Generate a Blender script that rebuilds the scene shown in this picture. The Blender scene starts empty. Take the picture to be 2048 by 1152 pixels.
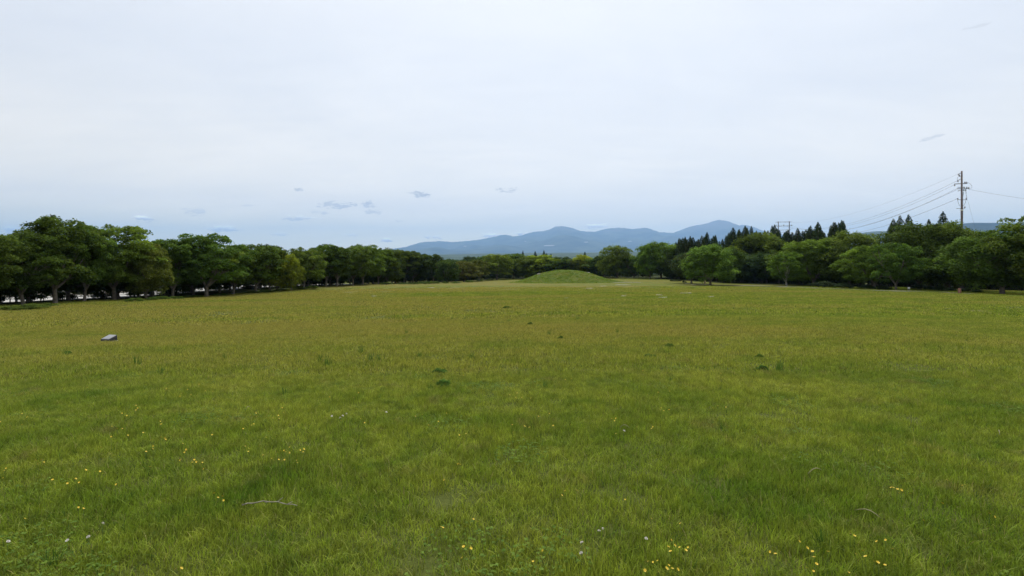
import bpy, math, random
import numpy as np

random.seed(7)
RNG = np.random.default_rng(7)
R = math.radians
scene = bpy.context.scene
COL = scene.collection

# ------------------------------------------------------------------ camera
EYE = 1.6
FPX = 1024.0            # focal length in photograph pixels (photograph is 2048 wide)
HROW = 508.0            # row of the horizon in the photograph
cam_data = bpy.data.cameras.new('camera')
cam_data.lens = 18.0
cam_data.sensor_width = 36.0
cam_data.clip_start = 0.05
cam_data.clip_end = 200000.0
cam_data.shift_y = -(576 - HROW) / 2048.0
cam = bpy.data.objects.new('camera', cam_data)
cam.location = (0, 0, EYE)
cam.rotation_euler = (R(90), 0, 0)
COL.objects.link(cam)
scene.camera = cam

# ------------------------------------------------------------------ light, sky, exposure
SUN_EL, SUN_AZ = 58.0, 12.0          # azimuth measured from +Y (ahead) towards +X (right)
sun_d = bpy.data.lights.new('sun', 'SUN')
sun_d.energy = 3.2
sun_d.angle = R(18)
sun_d.color = (1.0, 0.95, 0.86)
sun = bpy.data.objects.new('sun', sun_d)
sun.rotation_euler = (R(90 - SUN_EL), 0, R(180 - SUN_AZ))
sun.location = (0, 0, 60)
COL.objects.link(sun)

scene.view_settings.view_transform = 'Standard'
scene.view_settings.look = 'None'
scene.view_settings.gamma = 1.0
scene.view_settings.exposure = 0.0
scene.view_settings.use_curve_mapping = False
scene.render.engine = 'CYCLES'
scene.cycles.use_denoising = True
scene.cycles.use_adaptive_sampling = True
scene.cycles.adaptive_threshold = 0.02
scene.cycles.max_bounces = 5
scene.cycles.diffuse_bounces = 3
scene.cycles.transmission_bounces = 3
scene.cycles.volume_bounces = 1
scene.cycles.transparent_max_bounces = 5


class NT:
    """small helper round a node tree"""
    def __init__(self, tree):
        self.t = tree
        self.n = tree.nodes
        self.l = tree.links

    def node(self, kind, **kw):
        n = self.n.new(kind)
        for k, v in kw.items():
            setattr(n, k, v)
        return n

    def put(self, sock, v):
        if isinstance(v, bpy.types.NodeSocket):
            self.l.new(v, sock)
        elif v is not None:
            if hasattr(sock.default_value, '__len__') and not hasattr(v, '__len__'):
                v = (v,) * len(sock.default_value)
            if hasattr(sock.default_value, '__len__') and len(sock.default_value) == 4 and len(v) == 3:
                v = (*v, 1.0)
            sock.default_value = v

    def math(self, op, a, b=None, c=None, clamp=False):
        n = self.node('ShaderNodeMath', operation=op, use_clamp=clamp)
        self.put(n.inputs[0], a)
        if b is not None:
            self.put(n.inputs[1], b)
        if c is not None:
            self.put(n.inputs[2], c)
        return n.outputs[0]

    def vmath(self, op, a, b=None):
        n = self.node('ShaderNodeVectorMath', operation=op)
        self.put(n.inputs[0], a)
        if b is not None:
            self.put(n.inputs[1], b)
        return n.outputs[0]

    def noise(self, vec, scale, detail=3.0, rough=0.55, dist=0.0):
        n = self.node('ShaderNodeTexNoise')
        self.put(n.inputs['Vector'], vec)
        n.inputs['Scale'].default_value = scale
        n.inputs['Detail'].default_value = detail
        n.inputs['Roughness'].default_value = rough
        n.inputs['Distortion'].default_value = dist
        return n.outputs['Fac']

    def smooth(self, v, lo, hi, a=0.0, b=1.0):
        n = self.node('ShaderNodeMapRange', interpolation_type='SMOOTHSTEP')
        self.put(n.inputs[0], v)
        for i, q in enumerate((lo, hi, a, b)):
            self.put(n.inputs[1 + i], q)
        return n.outputs[0]

    def lin(self, v, lo, hi, a=0.0, b=1.0):
        n = self.node('ShaderNodeMapRange', interpolation_type='LINEAR')
        self.put(n.inputs[0], v)
        for i, q in enumerate((lo, hi, a, b)):
            self.put(n.inputs[1 + i], q)
        return n.outputs[0]

    def mix(self, f, a, b, mode='MIX'):
        n = self.node('ShaderNodeMix', data_type='RGBA', blend_type=mode)
        self.put(n.inputs[0], f)
        self.put(n.inputs[6], a)
        self.put(n.inputs[7], b)
        return n.outputs[2]

    def sep(self, v):
        n = self.node('ShaderNodeSeparateXYZ')
        self.put(n.inputs[0], v)
        return n.outputs

    def comb(self, x, y, z):
        n = self.node('ShaderNodeCombineXYZ')
        for i, q in enumerate((x, y, z)):
            self.put(n.inputs[i], q)
        return n.outputs[0]


def build_world():
    w = bpy.data.worlds.new('World')
    scene.world = w
    w.use_nodes = True
    t = NT(w.node_tree)
    t.n.clear()
    out = t.node('ShaderNodeOutputWorld')
    sky = t.node('ShaderNodeTexSky', sky_type='NISHITA', sun_disc=False)
    sky.sun_elevation = R(SUN_EL)
    sky.sun_rotation = R(SUN_AZ)
    sky.altitude = 100
    sky.air_density = 1.0
    sky.dust_density = 2.0
    geo = t.node('ShaderNodeTexCoord')
    d = t.vmath('NORMALIZE', geo.outputs['Generated'])
    x, y, z = t.sep(d)[:3]
    zc = t.math('MAXIMUM', z, 0.0)
    # thin cloud veil seen on a plane high above: its texture stretches towards the horizon
    inv = t.math('DIVIDE', 1.0, t.math('ADD', zc, 0.16))
    px = t.math('MULTIPLY', x, inv)
    py = t.math('MULTIPLY', y, inv)
    plane = t.comb(px, t.math('MULTIPLY', py, 1.25), 0.0)
    n1 = t.noise(plane, 0.75, 5, 0.55, 0.5)
    n2 = t.noise(t.comb(t.math('MULTIPLY', px, 0.7), t.math('MULTIPLY', py, 2.2), 3.1), 1.9, 5, 0.6, 0.8)
    # veil brightness: horizon to zenith, brighter round the hidden sun
    sd = (math.sin(R(SUN_AZ)) * math.cos(R(SUN_EL)), math.cos(R(SUN_AZ)) * math.cos(R(SUN_EL)), math.sin(R(SUN_EL)))
    dotn = t.node('ShaderNodeVectorMath', operation='DOT_PRODUCT')
    t.put(dotn.inputs[0], d)
    dotn.inputs[1].default_value = sd
    glow = t.smooth(dotn.outputs['Value'], 0.3, 1.0)
    base = t.mix(t.smooth(zc, 0.0, 0.10), (1.95, 1.64, 0.86), (1.20, 1.11, 0.95))
    base = t.mix(t.smooth(zc, 0.08, 0.36), base, (0.855, 0.875, 0.905))
    base = t.mix(t.math('MULTIPLY', glow, 0.75), base, (1.05, 1.06, 1.08))
    tex = t.math('ADD', t.math('MULTIPLY', t.math('SUBTRACT', n1, 0.5), 0.17),
                 t.math('MULTIPLY', t.math('SUBTRACT', n2, 0.5), 0.06))
    veil = t.mix(1.0, base, t.comb(t.math('ADD', tex, 1.0), t.math('ADD', t.math('MULTIPLY', tex, 0.85), 1.0), t.math('ADD', t.math('MULTIPLY', tex, 0.55), 1.0)), 'MULTIPLY')
    skyc = t.mix(1.0, sky.outputs[0], (0.1, 0.1, 0.1), 'MULTIPLY')
    cover = t.lin(t.math('ADD', n1, t.math('MULTIPLY', n2, 0.5)), 0.5, 1.0, 0.88, 0.98)
    col = t.mix(cover, skyc, veil)
    # small far cumulus low over the land ahead: (azimuth deg, elevation deg, half width, half height, whiteness, strength)
    az = t.math('ARCTAN2', x, y)
    el = t.math('ARCSINE', z)
    wob = t.comb(t.math('MULTIPLY', az, 1.0), t.math('MULTIPLY', el, 2.6), 0.0)
    w1 = t.math('SUBTRACT', t.noise(wob, 60.0, 4, 0.6), 0.5)
    w2 = t.math('SUBTRACT', t.noise(wob, 150.0, 3, 0.6), 0.5)
    wsum = t.math('ADD', t.math('MULTIPLY', w1, 5.0), t.math('MULTIPLY', w2, 3.6))
    clouds = [  # photograph column, row, half width, half height, white top 0..1, opacity
        (288, 437, 26, 8, 1.0, .75), (390, 424, 26, 8, .15, .40), (450, 457, 34, 8, 1.0, .7), (598, 379, 14, 4, 0, .55),
        (597, 436, 38, 6, .7, .6), (676, 411, 38, 8, .05, .60), (737, 409, 15, 7, 0, .65), (748, 424, 18, 5, 0, .45),
        (841, 389, 22, 8, 0, .75), (1016, 380, 22, 5, 0, .55), (1860, 277, 28, 5, 0, .36), (774, 480, 17, 5, 1, .75),
        (985, 471, 24, 5, 1, .8), (1044, 467, 14, 4, 1, .8), (1192, 452, 24, 6, 1, .6), (24, 458, 24, 7, .9, .6),
        (862, 474, 20, 5, .8, .5), (800, 443, 12, 3, 0, .35), (640, 425, 18, 4, .1, .4), (560, 468, 26, 5, .8, .35),
        (494, 410, 16, 3, 0, .3), (1955, 52, 30, 3, 0, .2), (700, 470, 20, 4, .8, .3)]
    for (cx, cy, hw, hh, wh, op) in clouds:
        tx, ty = (cx - 1024) / FPX, (HROW - cy) / FPX
        a0 = math.atan(tx)
        e0 = math.atan(ty * math.cos(a0))
        sa = hw / FPX * math.cos(a0) ** 2
        se = hh / FPX * math.cos(a0)
        tilt = 0.25 if cx == 1860 else 0.0
        da = t.math('SUBTRACT', az, a0)
        de = t.math('SUBTRACT', t.math('SUBTRACT', el, e0), t.math('MULTIPLY', da, tilt))
        ua = t.math('DIVIDE', da, sa)
        ue = t.math('DIVIDE', de, se)
        r2 = t.math('ADD', t.math('MULTIPLY', ua, ua), t.math('MULTIPLY', ue, ue))
        m = t.math('SUBTRACT', t.math('ADD', 1.0, wsum), r2)
        m = t.smooth(m, 0.0, 1.0, 0.0, min(1.0, op * 1.25))
        topf = t.smooth(t.math('ADD', ue, t.math('MULTIPLY', w1, 1.5)), -0.35, 0.55, 0.0, wh)
        cc = t.mix(topf, (0.55, 0.57, 0.60), (1.95, 1.88, 1.70))
        col = t.mix(m, col, cc)
    bg = t.node('ShaderNodeBackground')
    t.put(bg.inputs['Color'], col)
    bg.inputs['Strength'].default_value = 1.0
    t.l.new(bg.outputs[0], out.inputs['Surface'])


build_world()

# ------------------------------------------------------------------ helpers
MATS = {}


def mat(name, make):
    if name not in MATS:
        m = bpy.data.materials.new(name)
        m.use_nodes = True
        t = NT(m.node_tree)
        t.n.clear()
        out = t.node('ShaderNodeOutputMaterial')
        make(t, out)
        MATS[name] = m
    return MATS[name]


def tag(o, label=None, cat=None, group=None, kind=None):
    if label:
        o['label'] = label
    if cat:
        o['category'] = cat
    if group:
        o['group'] = group
    if kind:
        o['kind'] = kind
    return o


def np_mesh(name, verts, faces, smooth=False):
    """verts (n,3); faces a list of index arrays, each (k,3) or (k,4)"""
    me = bpy.data.meshes.new(name)
    verts = np.asarray(verts, dtype=np.float32)
    loops, starts, totals, off = [], [], [], 0
    for f in faces:
        f = np.asarray(f, dtype=np.int32)
        if len(f) == 0:
            continue
        k, s = f.shape
        loops.append(f.ravel())
        starts.append(off + np.arange(k, dtype=np.int32) * s)
        totals.append(np.full(k, s, dtype=np.int32))
        off += k * s
    loops = np.concatenate(loops)
    starts = np.concatenate(starts)
    me.vertices.add(len(verts))
    me.vertices.foreach_set('co', verts.ravel())
    me.loops.add(len(loops))
    me.loops.foreach_set('vertex_index', loops)
    me.polygons.add(len(starts))
    me.polygons.foreach_set('loop_start', starts)
    if smooth:
        me.polygons.foreach_set('use_smooth', np.ones(len(starts), dtype=bool))
    me.update(calc_edges=True)
    me.validate()
    return me


def point_attr(me, name, vals):
    a = me.attributes.new(name, 'FLOAT', 'POINT')
    a.data.foreach_set('value', np.asarray(vals, dtype=np.float32))


def obj(name, me, m=None, parent=None, loc=(0, 0, 0), rz=0.0):
    o = bpy.data.objects.new(name, me)
    if m is not None and me is not None and len(me.materials) == 0:
        me.materials.append(m)
    COL.objects.link(o)
    o.location = loc
    o.rotation_euler = (0, 0, rz)
    if parent is not None:
        o.parent = parent
    return o


def empty(name, loc, rz=0.0):
    o = bpy.data.objects.new(name, None)
    o.empty_display_size = 0.3
    COL.objects.link(o)
    o.location = loc
    o.rotation_euler = (0, 0, rz)
    return o


def tubes(paths, sides=7):
    """paths: list of (points (k,3), radii (k)); returns verts, quad faces, tri caps"""
    V, Q, T = [], [], []
    off = 0
    for pts, rad in paths:
        pts = np.asarray(pts, float)
        rad = np.asarray(rad, float)
        k = len(pts)
        d = np.gradient(pts, axis=0)
        d /= np.linalg.norm(d, axis=1, keepdims=True) + 1e-9
        ref = np.array([1.0, 0, 0]) if abs(d[0][0]) < 0.8 else np.array([0, 1.0, 0])
        u = np.cross(d, ref)
        u /= np.linalg.norm(u, axis=1, keepdims=True) + 1e-9
        v = np.cross(d, u)
        a = np.linspace(0, 2 * np.pi, sides, endpoint=False)
        ring = pts[:, None, :] + rad[:, None, None] * (np.cos(a)[None, :, None] * u[:, None, :] + np.sin(a)[None, :, None] * v[:, None, :])
        V.append(ring.reshape(-1, 3))
        i = np.arange(k - 1)[:, None] * sides
        j = np.arange(sides)[None, :]
        j2 = (j + 1) % sides
        Q.append((off + np.stack([i + j, i + j2, i + sides + j2, i + sides + j], -1)).reshape(-1, 4))
        for base in (0, (k - 1) * sides):
            f = np.stack([np.full(sides - 2, base), base + np.arange(1, sides - 1), base + np.arange(2, sides)], -1)
            T.append(off + (f if base else f[:, ::-1]))
        off += k * sides
    return np.concatenate(V), np.concatenate(Q), np.concatenate(T)


def tube_mesh(name, paths, sides=7, smooth=True):
    v, q, tt = tubes(paths, sides)
    return np_mesh(name, v, [q, tt], smooth)


BOXF = np.array([[0, 3, 2, 1], [4, 5, 6, 7], [0, 1, 5, 4], [1, 2, 6, 5], [2, 3, 7, 6], [3, 0, 4, 7]])


def boxes_mesh(name, blist):
    """blist of (cx,cy,cz,sx,sy,sz)"""
    V, F = [], []
    for i, (cx, cy, cz, sx, sy, sz) in enumerate(blist):
        x, y, z = sx / 2, sy / 2, sz / 2
        V += [(cx - x, cy - y, cz - z), (cx + x, cy - y, cz - z), (cx + x, cy + y, cz - z), (cx - x, cy + y, cz - z),
              (cx - x, cy - y, cz + z), (cx + x, cy - y, cz + z), (cx + x, cy + y, cz + z), (cx - x, cy + y, cz + z)]
        F.append(BOXF + 8 * i)
    return np_mesh(name, V, [np.concatenate(F)])


def bevel(o, w=0.02, seg=2):
    b = o.modifiers.new('bevel', 'BEVEL')
    b.width = w
    b.segments = seg
    return o


# ------------------------------------------------------------------ lie of the land
CTRL = np.array([
    (0, 0, 0), (0, 3, -.08), (0, 10, -.5), (0, 20, -1.3), (0, 40, -2.6), (0, 60, -3.6), (0, 82, -4.4), (0, 126, -5.9), (0, 150, -6.7), (0, 180, -7.7),
    (-55, 46, -3.6), (-53.5, 60, -4.1), (-48.8, 82, -5.2), (-44, 107, -5.5), (-40, 126, -6.1), (-29, 180, -8.5), (-5, 213, -8.9),
    (50, 180, -6.9), (47.6, 123, -5.8), (59, 110, -5.3), (63, 95, -4.7), (73, 76, -4.3), (-16, 20, -1.7),
    (-150, 60, -6.6), (-150, 150, -8.8), (150, 60, -5.0), (150, 180, -7.6), (0, 300, -11), (-90, 260, -11), (110, 260, -8.6),
    (0, -30, .5), (-60, -20, -.8), (60, -20, -.6), (-20, 5, -.4), (20, 5, -.3), (-30, 30, -2.5), (35, 30, -2.0), (55, 55, -3.2), (-90, 80, -5.9), (-90, 110, -6.6)], float)


def _tps(r2):
    return np.where(r2 > 1e-9, 0.5 * r2 * np.log(np.maximum(r2, 1e-9)), 0.0)


_S = 60.0
_cx, _cy = CTRL[:, 0] / _S, CTRL[:, 1] / _S
_K = _tps((_cx[:, None] - _cx[None]) ** 2 + (_cy[:, None] - _cy[None]) ** 2) + np.eye(len(CTRL)) * 0.002
_P = np.stack([np.ones(len(CTRL)), _cx, _cy], 1)
_A = np.block([[_K, _P], [_P.T, np.zeros((3, 3))]])
_W = np.linalg.solve(_A, np.concatenate([CTRL[:, 2], np.zeros(3)]))


def sstep(a, b, x):
    t = np.clip((x - a) / (b - a), 0, 1)
    return t * t * (3 - 2 * t)


_ph = RNG.uniform(0, 6.28, 40)


def waves(x, y, wl, k):
    """smooth pseudo noise from summed plane waves, about -1..1"""
    s = 0
    for i in range(5):
        a = 1.1 + i * 1.257 + 0.37 * k
        f = 6.283 / wl * (0.7 + 0.23 * i)
        s = s + np.sin(x * f * math.cos(a) + y * f * math.sin(a) + _ph[(5 * k + i) % 40])
    return s / 3.0


def ground(x, y):
    x = np.asarray(x, float)
    y = np.asarray(y, float)
    xs, ys = np.clip(x, -200, 200) / _S, np.clip(y, -60, 330) / _S
    shp = np.broadcast(xs, ys).shape
    xs = np.broadcast_to(xs, shp).ravel()
    ys = np.broadcast_to(ys, shp).ravel()
    r2 = (xs[:, None] - _cx[None]) ** 2 + (ys[:, None] - _cy[None]) ** 2
    z = (_tps(r2) @ _W[:-3] + _W[-3] + _W[-2] * xs + _W[-1] * ys).reshape(shp)
    z = z + 0.012 * waves(x, y, 5.5, 1) + 0.05 * waves(x, y, 11.0, 2) * sstep(6, 25, np.hypot(x, y))
    r = np.hypot(x, y)
    far = -14 - 42 * sstep(300, 1300, r) + 58 * sstep(1800, 7200, r) + np.clip(0.016 * x, -30, 60) * sstep(2500, 7000, r)
    far = far + sstep(400, 1500, r) * (9 * waves(x, y, 2600, 3) + 6 * waves(x, y, 900, 4)) - 20 * sstep(8500, 12000, r)
    w = sstep(260, 420, r)
    return z * (1 - w) + far * w


def gz(x, y):
    return float(ground(np.array([x]), np.array([y]))[0])


def on_ground(px, py):
    """where the sight line through a photograph position meets the ground"""
    Y = np.geomspace(1.5, 420, 2600)
    X = (px - 1024) / FPX * Y
    row = HROW + (EYE - ground(X, Y)) / Y * FPX
    k = np.nonzero(row <= py)[0]
    k = k[0] if len(k) else int(np.argmin(row))
    return float(X[k]), float(Y[k]), float(ground(X[k:k + 1], Y[k:k + 1])[0])


# ------------------------------------------------------------------ ground materials
def meadow_colour(t):
    """real colour of the turf: fresh green, yellow green and brownish seed-head patches"""
    g = t.node('ShaderNodeNewGeometry')
    p = g.outputs['Position']
    x, y, z = t.sep(p)[:3]
    flat = t.comb(x, y, 0.0)
    n_big = t.noise(t.comb(t.math('MULTIPLY', x, 0.32), y, 0.0), 0.075, 3, 0.55, 0.3)
    n_mid = t.noise(flat, 0.42, 4, 0.6, 0.4)
    n_sml = t.noise(flat, 2.6, 4, 0.65, 0.3)
    # seed heads turn the turf olive from some 10 m on and over most of the open field
    olive = t.math('MULTIPLY', t.smooth(y, 3.0, 15.0), t.smooth(y, 240.0, 175.0))
    olive = t.math('MULTIPLY', olive, t.smooth(t.math('SUBTRACT', t.math('MULTIPLY', x, -1.0), t.math('MULTIPLY', y, 0.0)), 62.0, 46.0))
    lean = t.math('ADD', t.math('MULTIPLY', t.math('SUBTRACT', n_big, 0.5), 3.4), t.math('MULTIPLY', t.math('SUBTRACT', n_mid, 0.5), 1.0))
    olive = t.math('MULTIPLY', olive, t.smooth(t.math('ADD', lean, t.smooth(x, 12.0, -12.0, 0.0, 0.35)), -0.55, 0.75), clamp=True)
    greens = t.mix(t.smooth(t.math('ADD', t.math('MULTIPLY', n_mid, 0.65), t.math('MULTIPLY', n_sml, 0.35)), 0.36, 0.64), (0.172, 0.240, 0.027), (0.325, 0.356, 0.052))
    lush = t.math('MULTIPLY', t.smooth(t.noise(flat, 0.9, 4, 0.65, 0.5), 0.52, 0.68), 0.75)
    greens = t.mix(lush, greens, (0.105, 0.190, 0.018))
    c = t.mix(olive, greens, (0.352, 0.302, 0.072))
    dead = t.math('MULTIPLY', t.smooth(t.noise(flat, 1.5, 5, 0.72, 0.7), 0.55, 0.70), 0.65)
    c = t.mix(dead, c, (0.26, 0.205, 0.085))
    fine = t.noise(flat, 6.5, 3, 0.6, 0.4)
    c = t.mix(1.0, c, t.lin(fine, 0.28, 0.72, 0.66, 1.36), 'MULTIPLY')
    return c, n_sml, n_mid, p


def m_ground(t, out):
    c, ns, nm, p = meadow_colour(t)
    x, y, z = t.sep(p)[:3]
    r = t.node('ShaderNodeVectorMath', operation='LENGTH')
    t.put(r.inputs[0], p)
    far = t.smooth(r.outputs['Value'], 235.0, 300.0)
    # under the standing blades lies thatch, coloured dark so gaps read as shadow; it gives way where the blades are no longer built singly
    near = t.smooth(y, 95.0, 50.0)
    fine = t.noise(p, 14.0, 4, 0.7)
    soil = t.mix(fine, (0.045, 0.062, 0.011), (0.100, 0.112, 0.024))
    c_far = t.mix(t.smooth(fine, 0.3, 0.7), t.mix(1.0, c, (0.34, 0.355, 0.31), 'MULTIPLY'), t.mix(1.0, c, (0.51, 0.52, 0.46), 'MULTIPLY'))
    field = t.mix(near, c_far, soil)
    wood = t.mix(t.smooth(t.noise(p, 0.012, 5, 0.7), 0.35, 0.65), (0.018, 0.040, 0.016), (0.06, 0.085, 0.03))
    wood = t.mix(t.smooth(t.noise(p, 0.0022, 3, 0.6), 0.60, 0.68), wood, (0.13, 0.15, 0.07))
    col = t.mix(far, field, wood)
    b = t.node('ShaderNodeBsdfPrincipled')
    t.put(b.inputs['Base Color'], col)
    b.inputs['Roughness'].default_value = 0.95
    b.inputs['Specular IOR Level'].default_value = 0.1
    bump = t.node('ShaderNodeBump')
    bump.inputs['Strength'].default_value = 0.5
    bump.inputs['Distance'].default_value = 0.1
    t.put(bump.inputs['Height'], t.noise(p, 5.0, 5, 0.7))
    t.l.new(bump.outputs[0], b.inputs['Normal'])
    t.l.new(b.outputs[0], out.inputs['Surface'])


def leafy(t, out, col, trans=0.35, rough=0.5, spec=0.25):
    b = t.node('ShaderNodeBsdfPrincipled')
    t.put(b.inputs['Base Color'], col)
    b.inputs['Roughness'].default_value = rough
    b.inputs['Specular IOR Level'].default_value = spec
    tr = t.node('ShaderNodeBsdfTranslucent')
    t.put(tr.inputs['Color'], t.mix(1.0, col, (1.0, 1.1, 0.6), 'MULTIPLY'))
    mx = t.node('ShaderNodeMixShader')
    mx.inputs[0].default_value = trans
    t.l.new(b.outputs[0], mx.inputs[1])
    t.l.new(tr.outputs[0], mx.inputs[2])
    t.l.new(mx.outputs[0], out.inputs['Surface'])


def m_blade(t, out):
    c, ns, nm, p = meadow_colour(t)
    at = t.node('ShaderNodeAttribute', attribute_name='tone')
    tone = at.outputs['Fac']
    c = t.mix(1.0, c, t.lin(tone, 0.0, 1.0, 0.32, 1.68), 'MULTIPLY')
    c = t.mix(t.smooth(tone, 0.88, 0.97), c, (0.42, 0.35, 0.15))
    c = t.mix(t.smooth(tone, 0.12, 0.05), c, (0.05, 0.115, 0.02))
    leafy(t, out, c, 0.35, 0.55, 0.12)


def m_simple(col, rough=0.7, var=0.25, scale=8.0, spec=0.3, metal=0.0, bump=0.0):
    def make(t, out):
        tc = t.node('ShaderNodeTexCoord')
        n = t.noise(tc.outputs['Object'], scale, 5, 0.65)
        c = t.mix(t.smooth(n, 0.3, 0.7), tuple(q * (1 - var) for q in col), tuple(min(1, q * (1 + var)) for q in col))
        b = t.node('ShaderNodeBsdfPrincipled')
        t.put(b.inputs['Base Color'], c)
        b.inputs['Roughness'].default_value = rough
        b.inputs['Specular IOR Level'].default_value = spec
        b.inputs['Metallic'].default_value = metal
        if bump:
            bp = t.node('ShaderNodeBump')
            bp.inputs['Strength'].default_value = 0.6
            bp.inputs['Distance'].default_value = bump
            t.put(bp.inputs['Height'], t.noise(tc.outputs['Object'], scale * 3, 4, 0.7))
            t.l.new(bp.outputs[0], b.inputs['Normal'])
        t.l.new(b.outputs[0], out.inputs['Surface'])
    return make


def m_crown(t, out):
    oi = t.node('ShaderNodeObjectInfo')
    at = t.node('ShaderNodeAttribute', attribute_name='tone')
    c = t.mix(1.0, oi.outputs['Color'], t.lin(at.outputs['Fac'], 0.0, 1.0, 0.5, 1.55), 'MULTIPLY')
    c = t.mix(t.smooth(at.outputs['Fac'], 0.75, 1.0, 0.0, 0.2), c, t.mix(1.0, oi.outputs['Color'], (2.3, 1.75, 1.1), 'MULTIPLY'))
    leafy(t, out, c, 0.40, 0.7, 0.05)


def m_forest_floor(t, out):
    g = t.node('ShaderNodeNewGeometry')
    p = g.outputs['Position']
    c = t.mix(t.smooth(t.noise(p, 0.8, 5, 0.7), 0.35, 0.65), (0.028, 0.030, 0.014), (0.045, 0.062, 0.020))  # litter tones with the tree shade put into them
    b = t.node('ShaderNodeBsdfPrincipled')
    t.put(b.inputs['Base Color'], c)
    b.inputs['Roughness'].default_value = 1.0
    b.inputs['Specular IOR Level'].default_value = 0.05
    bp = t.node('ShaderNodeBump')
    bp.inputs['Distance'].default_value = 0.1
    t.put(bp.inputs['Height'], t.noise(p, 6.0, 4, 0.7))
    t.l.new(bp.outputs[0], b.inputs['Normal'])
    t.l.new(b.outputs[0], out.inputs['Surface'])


def m_mountain(t, out):
    g = t.node('ShaderNodeNewGeometry')
    p = g.outputs['Position']
    z = t.sep(p)[2]
    n = t.noise(p, 0.0012, 6, 0.65)
    c = t.mix(t.smooth(n, 0.35, 0.65), (0.012, 0.020, 0.012), (0.075, 0.088, 0.050))
    c = t.mix(t.smooth(t.math('ADD', z, t.math('MULTIPLY', n, 500.0)), 1150.0, 1750.0), c, (0.13, 0.11, 0.09))
    b = t.node('ShaderNodeBsdfPrincipled')
    t.put(b.inputs['Base Color'], c)
    b.inputs['Roughness'].default_value = 1.0
    b.inputs['Specular IOR Level'].default_value = 0.0
    t.l.new(b.outputs[0], out.inputs['Surface'])


M_GROUND = mat('turf_ground', m_ground)
M_BLADE = mat('grass_blade', m_blade)
M_CROWN = mat('leaf_foliage', m_crown)
M_BARK = mat('grey_bark', m_simple((0.17, 0.145, 0.115), 0.9, 0.35, 3.0, 0.1, bump=0.03))
M_BARK_PALE = mat('pale_bark', m_simple((0.36, 0.34, 0.29), 0.9, 0.3, 3.0, 0.1, bump=0.03))
M_FLOOR = mat('woodland_litter_shade', m_forest_floor)
M_MOUNT = mat('mountain_forest', m_mountain)

# ------------------------------------------------------------------ ground sheet to the horizon
def spaced(step0, grow, lim):
    v = [0.0]
    s = step0
    while v[-1] < lim:
        v.append(v[-1] + s)
        s = max(step0, min(s * grow, 600.0)) if v[-1] > 14 else step0
    return np.array(v)


def sheet():
    px = spaced(0.8, 1.045, 33000)
    xs = np.concatenate([-px[:0:-1], px])
    pyp = spaced(0.7, 1.035, 33000)
    pyn = spaced(2.0, 1.25, 9500)
    ys = np.concatenate([-pyn[:0:-1], pyp])
    X, Y = np.meshgrid(xs, ys)
    Z = ground(X, Y)
    V = np.stack([X, Y, Z], -1).reshape(-1, 3)
    nx, ny = len(xs), len(ys)
    i = np.arange(ny - 1)[:, None] * nx + np.arange(nx - 1)[None]
    F = np.stack([i, i + 1, i + nx + 1, i + nx], -1).reshape(-1, 4)
    return np_mesh('ground', V, [F], True)


tag(obj('ground', sheet(), M_GROUND), 'wide grassy field sloping gently away to distant forested plain', 'ground', kind='structure')


# burial mound
MBY = on_ground(1131, 566)[1] + 14.0
MOUND = ((1131 - 1024) / FPX * MBY, MBY, EYE - (540.5 - HROW) / FPX * MBY, 12.4)


def mound_z(x, y):
    bx, by, topz, rad = MOUND
    q = np.hypot((x - bx) / 1.06, y - by) / (rad * 1.22)
    prof = (0.5 + 0.5 * np.cos(np.pi * np.minimum(1, q) ** 1.25)) ** 0.95
    return ground(x, y) * (1 - prof) + topz * prof + (0.07 * waves(x, y, 4.0, 5) + 0.10 * waves(x, y, 9.0, 6)) * prof


def mound():
    bx, by, topz, rad = MOUND
    n, m = 72, 30
    q, a = np.meshgrid(np.linspace(0, 1, m + 1), np.linspace(0, 2 * np.pi, n, endpoint=False), indexing='ij')
    rr = rad * 1.22 * q
    X, Y = bx + rr * np.cos(a) * 1.06, by + rr * np.sin(a)
    Z = mound_z(X, Y) + 0.02
    Z[-1] -= 0.3
    V = np.stack([X, Y, Z], -1).reshape(-1, 3)
    i = np.arange(1, m)[:, None] * n
    jj = np.arange(n)[None]
    F = np.stack([i + jj, i + n + jj, i + n + (jj + 1) % n, i + (jj + 1) % n], -1).reshape(-1, 4)
    T = np.stack([np.zeros(n, int), n + np.arange(n), n + (np.arange(n) + 1) % n], -1)
    return np_mesh('mound', V, [F, T], True)


def mound_colour(t):
    g = t.node('ShaderNodeNewGeometry')
    p = g.outputs['Position']
    n = t.noise(p, 0.9, 5, 0.7, 0.4)
    c = t.mix(t.smooth(n, 0.35, 0.65), (0.140, 0.225, 0.028), (0.240, 0.290, 0.044))
    c = t.mix(t.smooth(t.noise(p, 0.28, 4, 0.6, 0.4), 0.48, 0.68, 0, 0.5), c, (0.32, 0.285, 0.065))
    return c, p


def m_mound(t, out):
    c, p = mound_colour(t)
    c = t.mix(1.0, c, (0.42, 0.43, 0.40), 'MULTIPLY')
    b = t.node('ShaderNodeBsdfPrincipled')
    t.put(b.inputs['Base Color'], c)
    b.inputs['Roughness'].default_value = 0.95
    b.inputs['Specular IOR Level'].default_value = 0.1
    bp = t.node('ShaderNodeBump')
    bp.inputs['Distance'].default_value = 0.25
    bp.inputs['Strength'].default_value = 0.8
    t.put(bp.inputs['Height'], t.noise(p, 2.5, 5, 0.75))
    t.l.new(bp.outputs[0], b.inputs['Normal'])
    t.l.new(b.outputs[0], out.inputs['Surface'])


def m_mound_blade(t, out):
    c, p = mound_colour(t)
    at = t.node('ShaderNodeAttribute', attribute_name='tone')
    leafy(t, out, t.mix(1.0, c, t.lin(at.outputs['Fac'], 0.0, 1.0, 0.5, 1.5), 'MULTIPLY'), 0.35, 0.5, 0.2)


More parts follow.
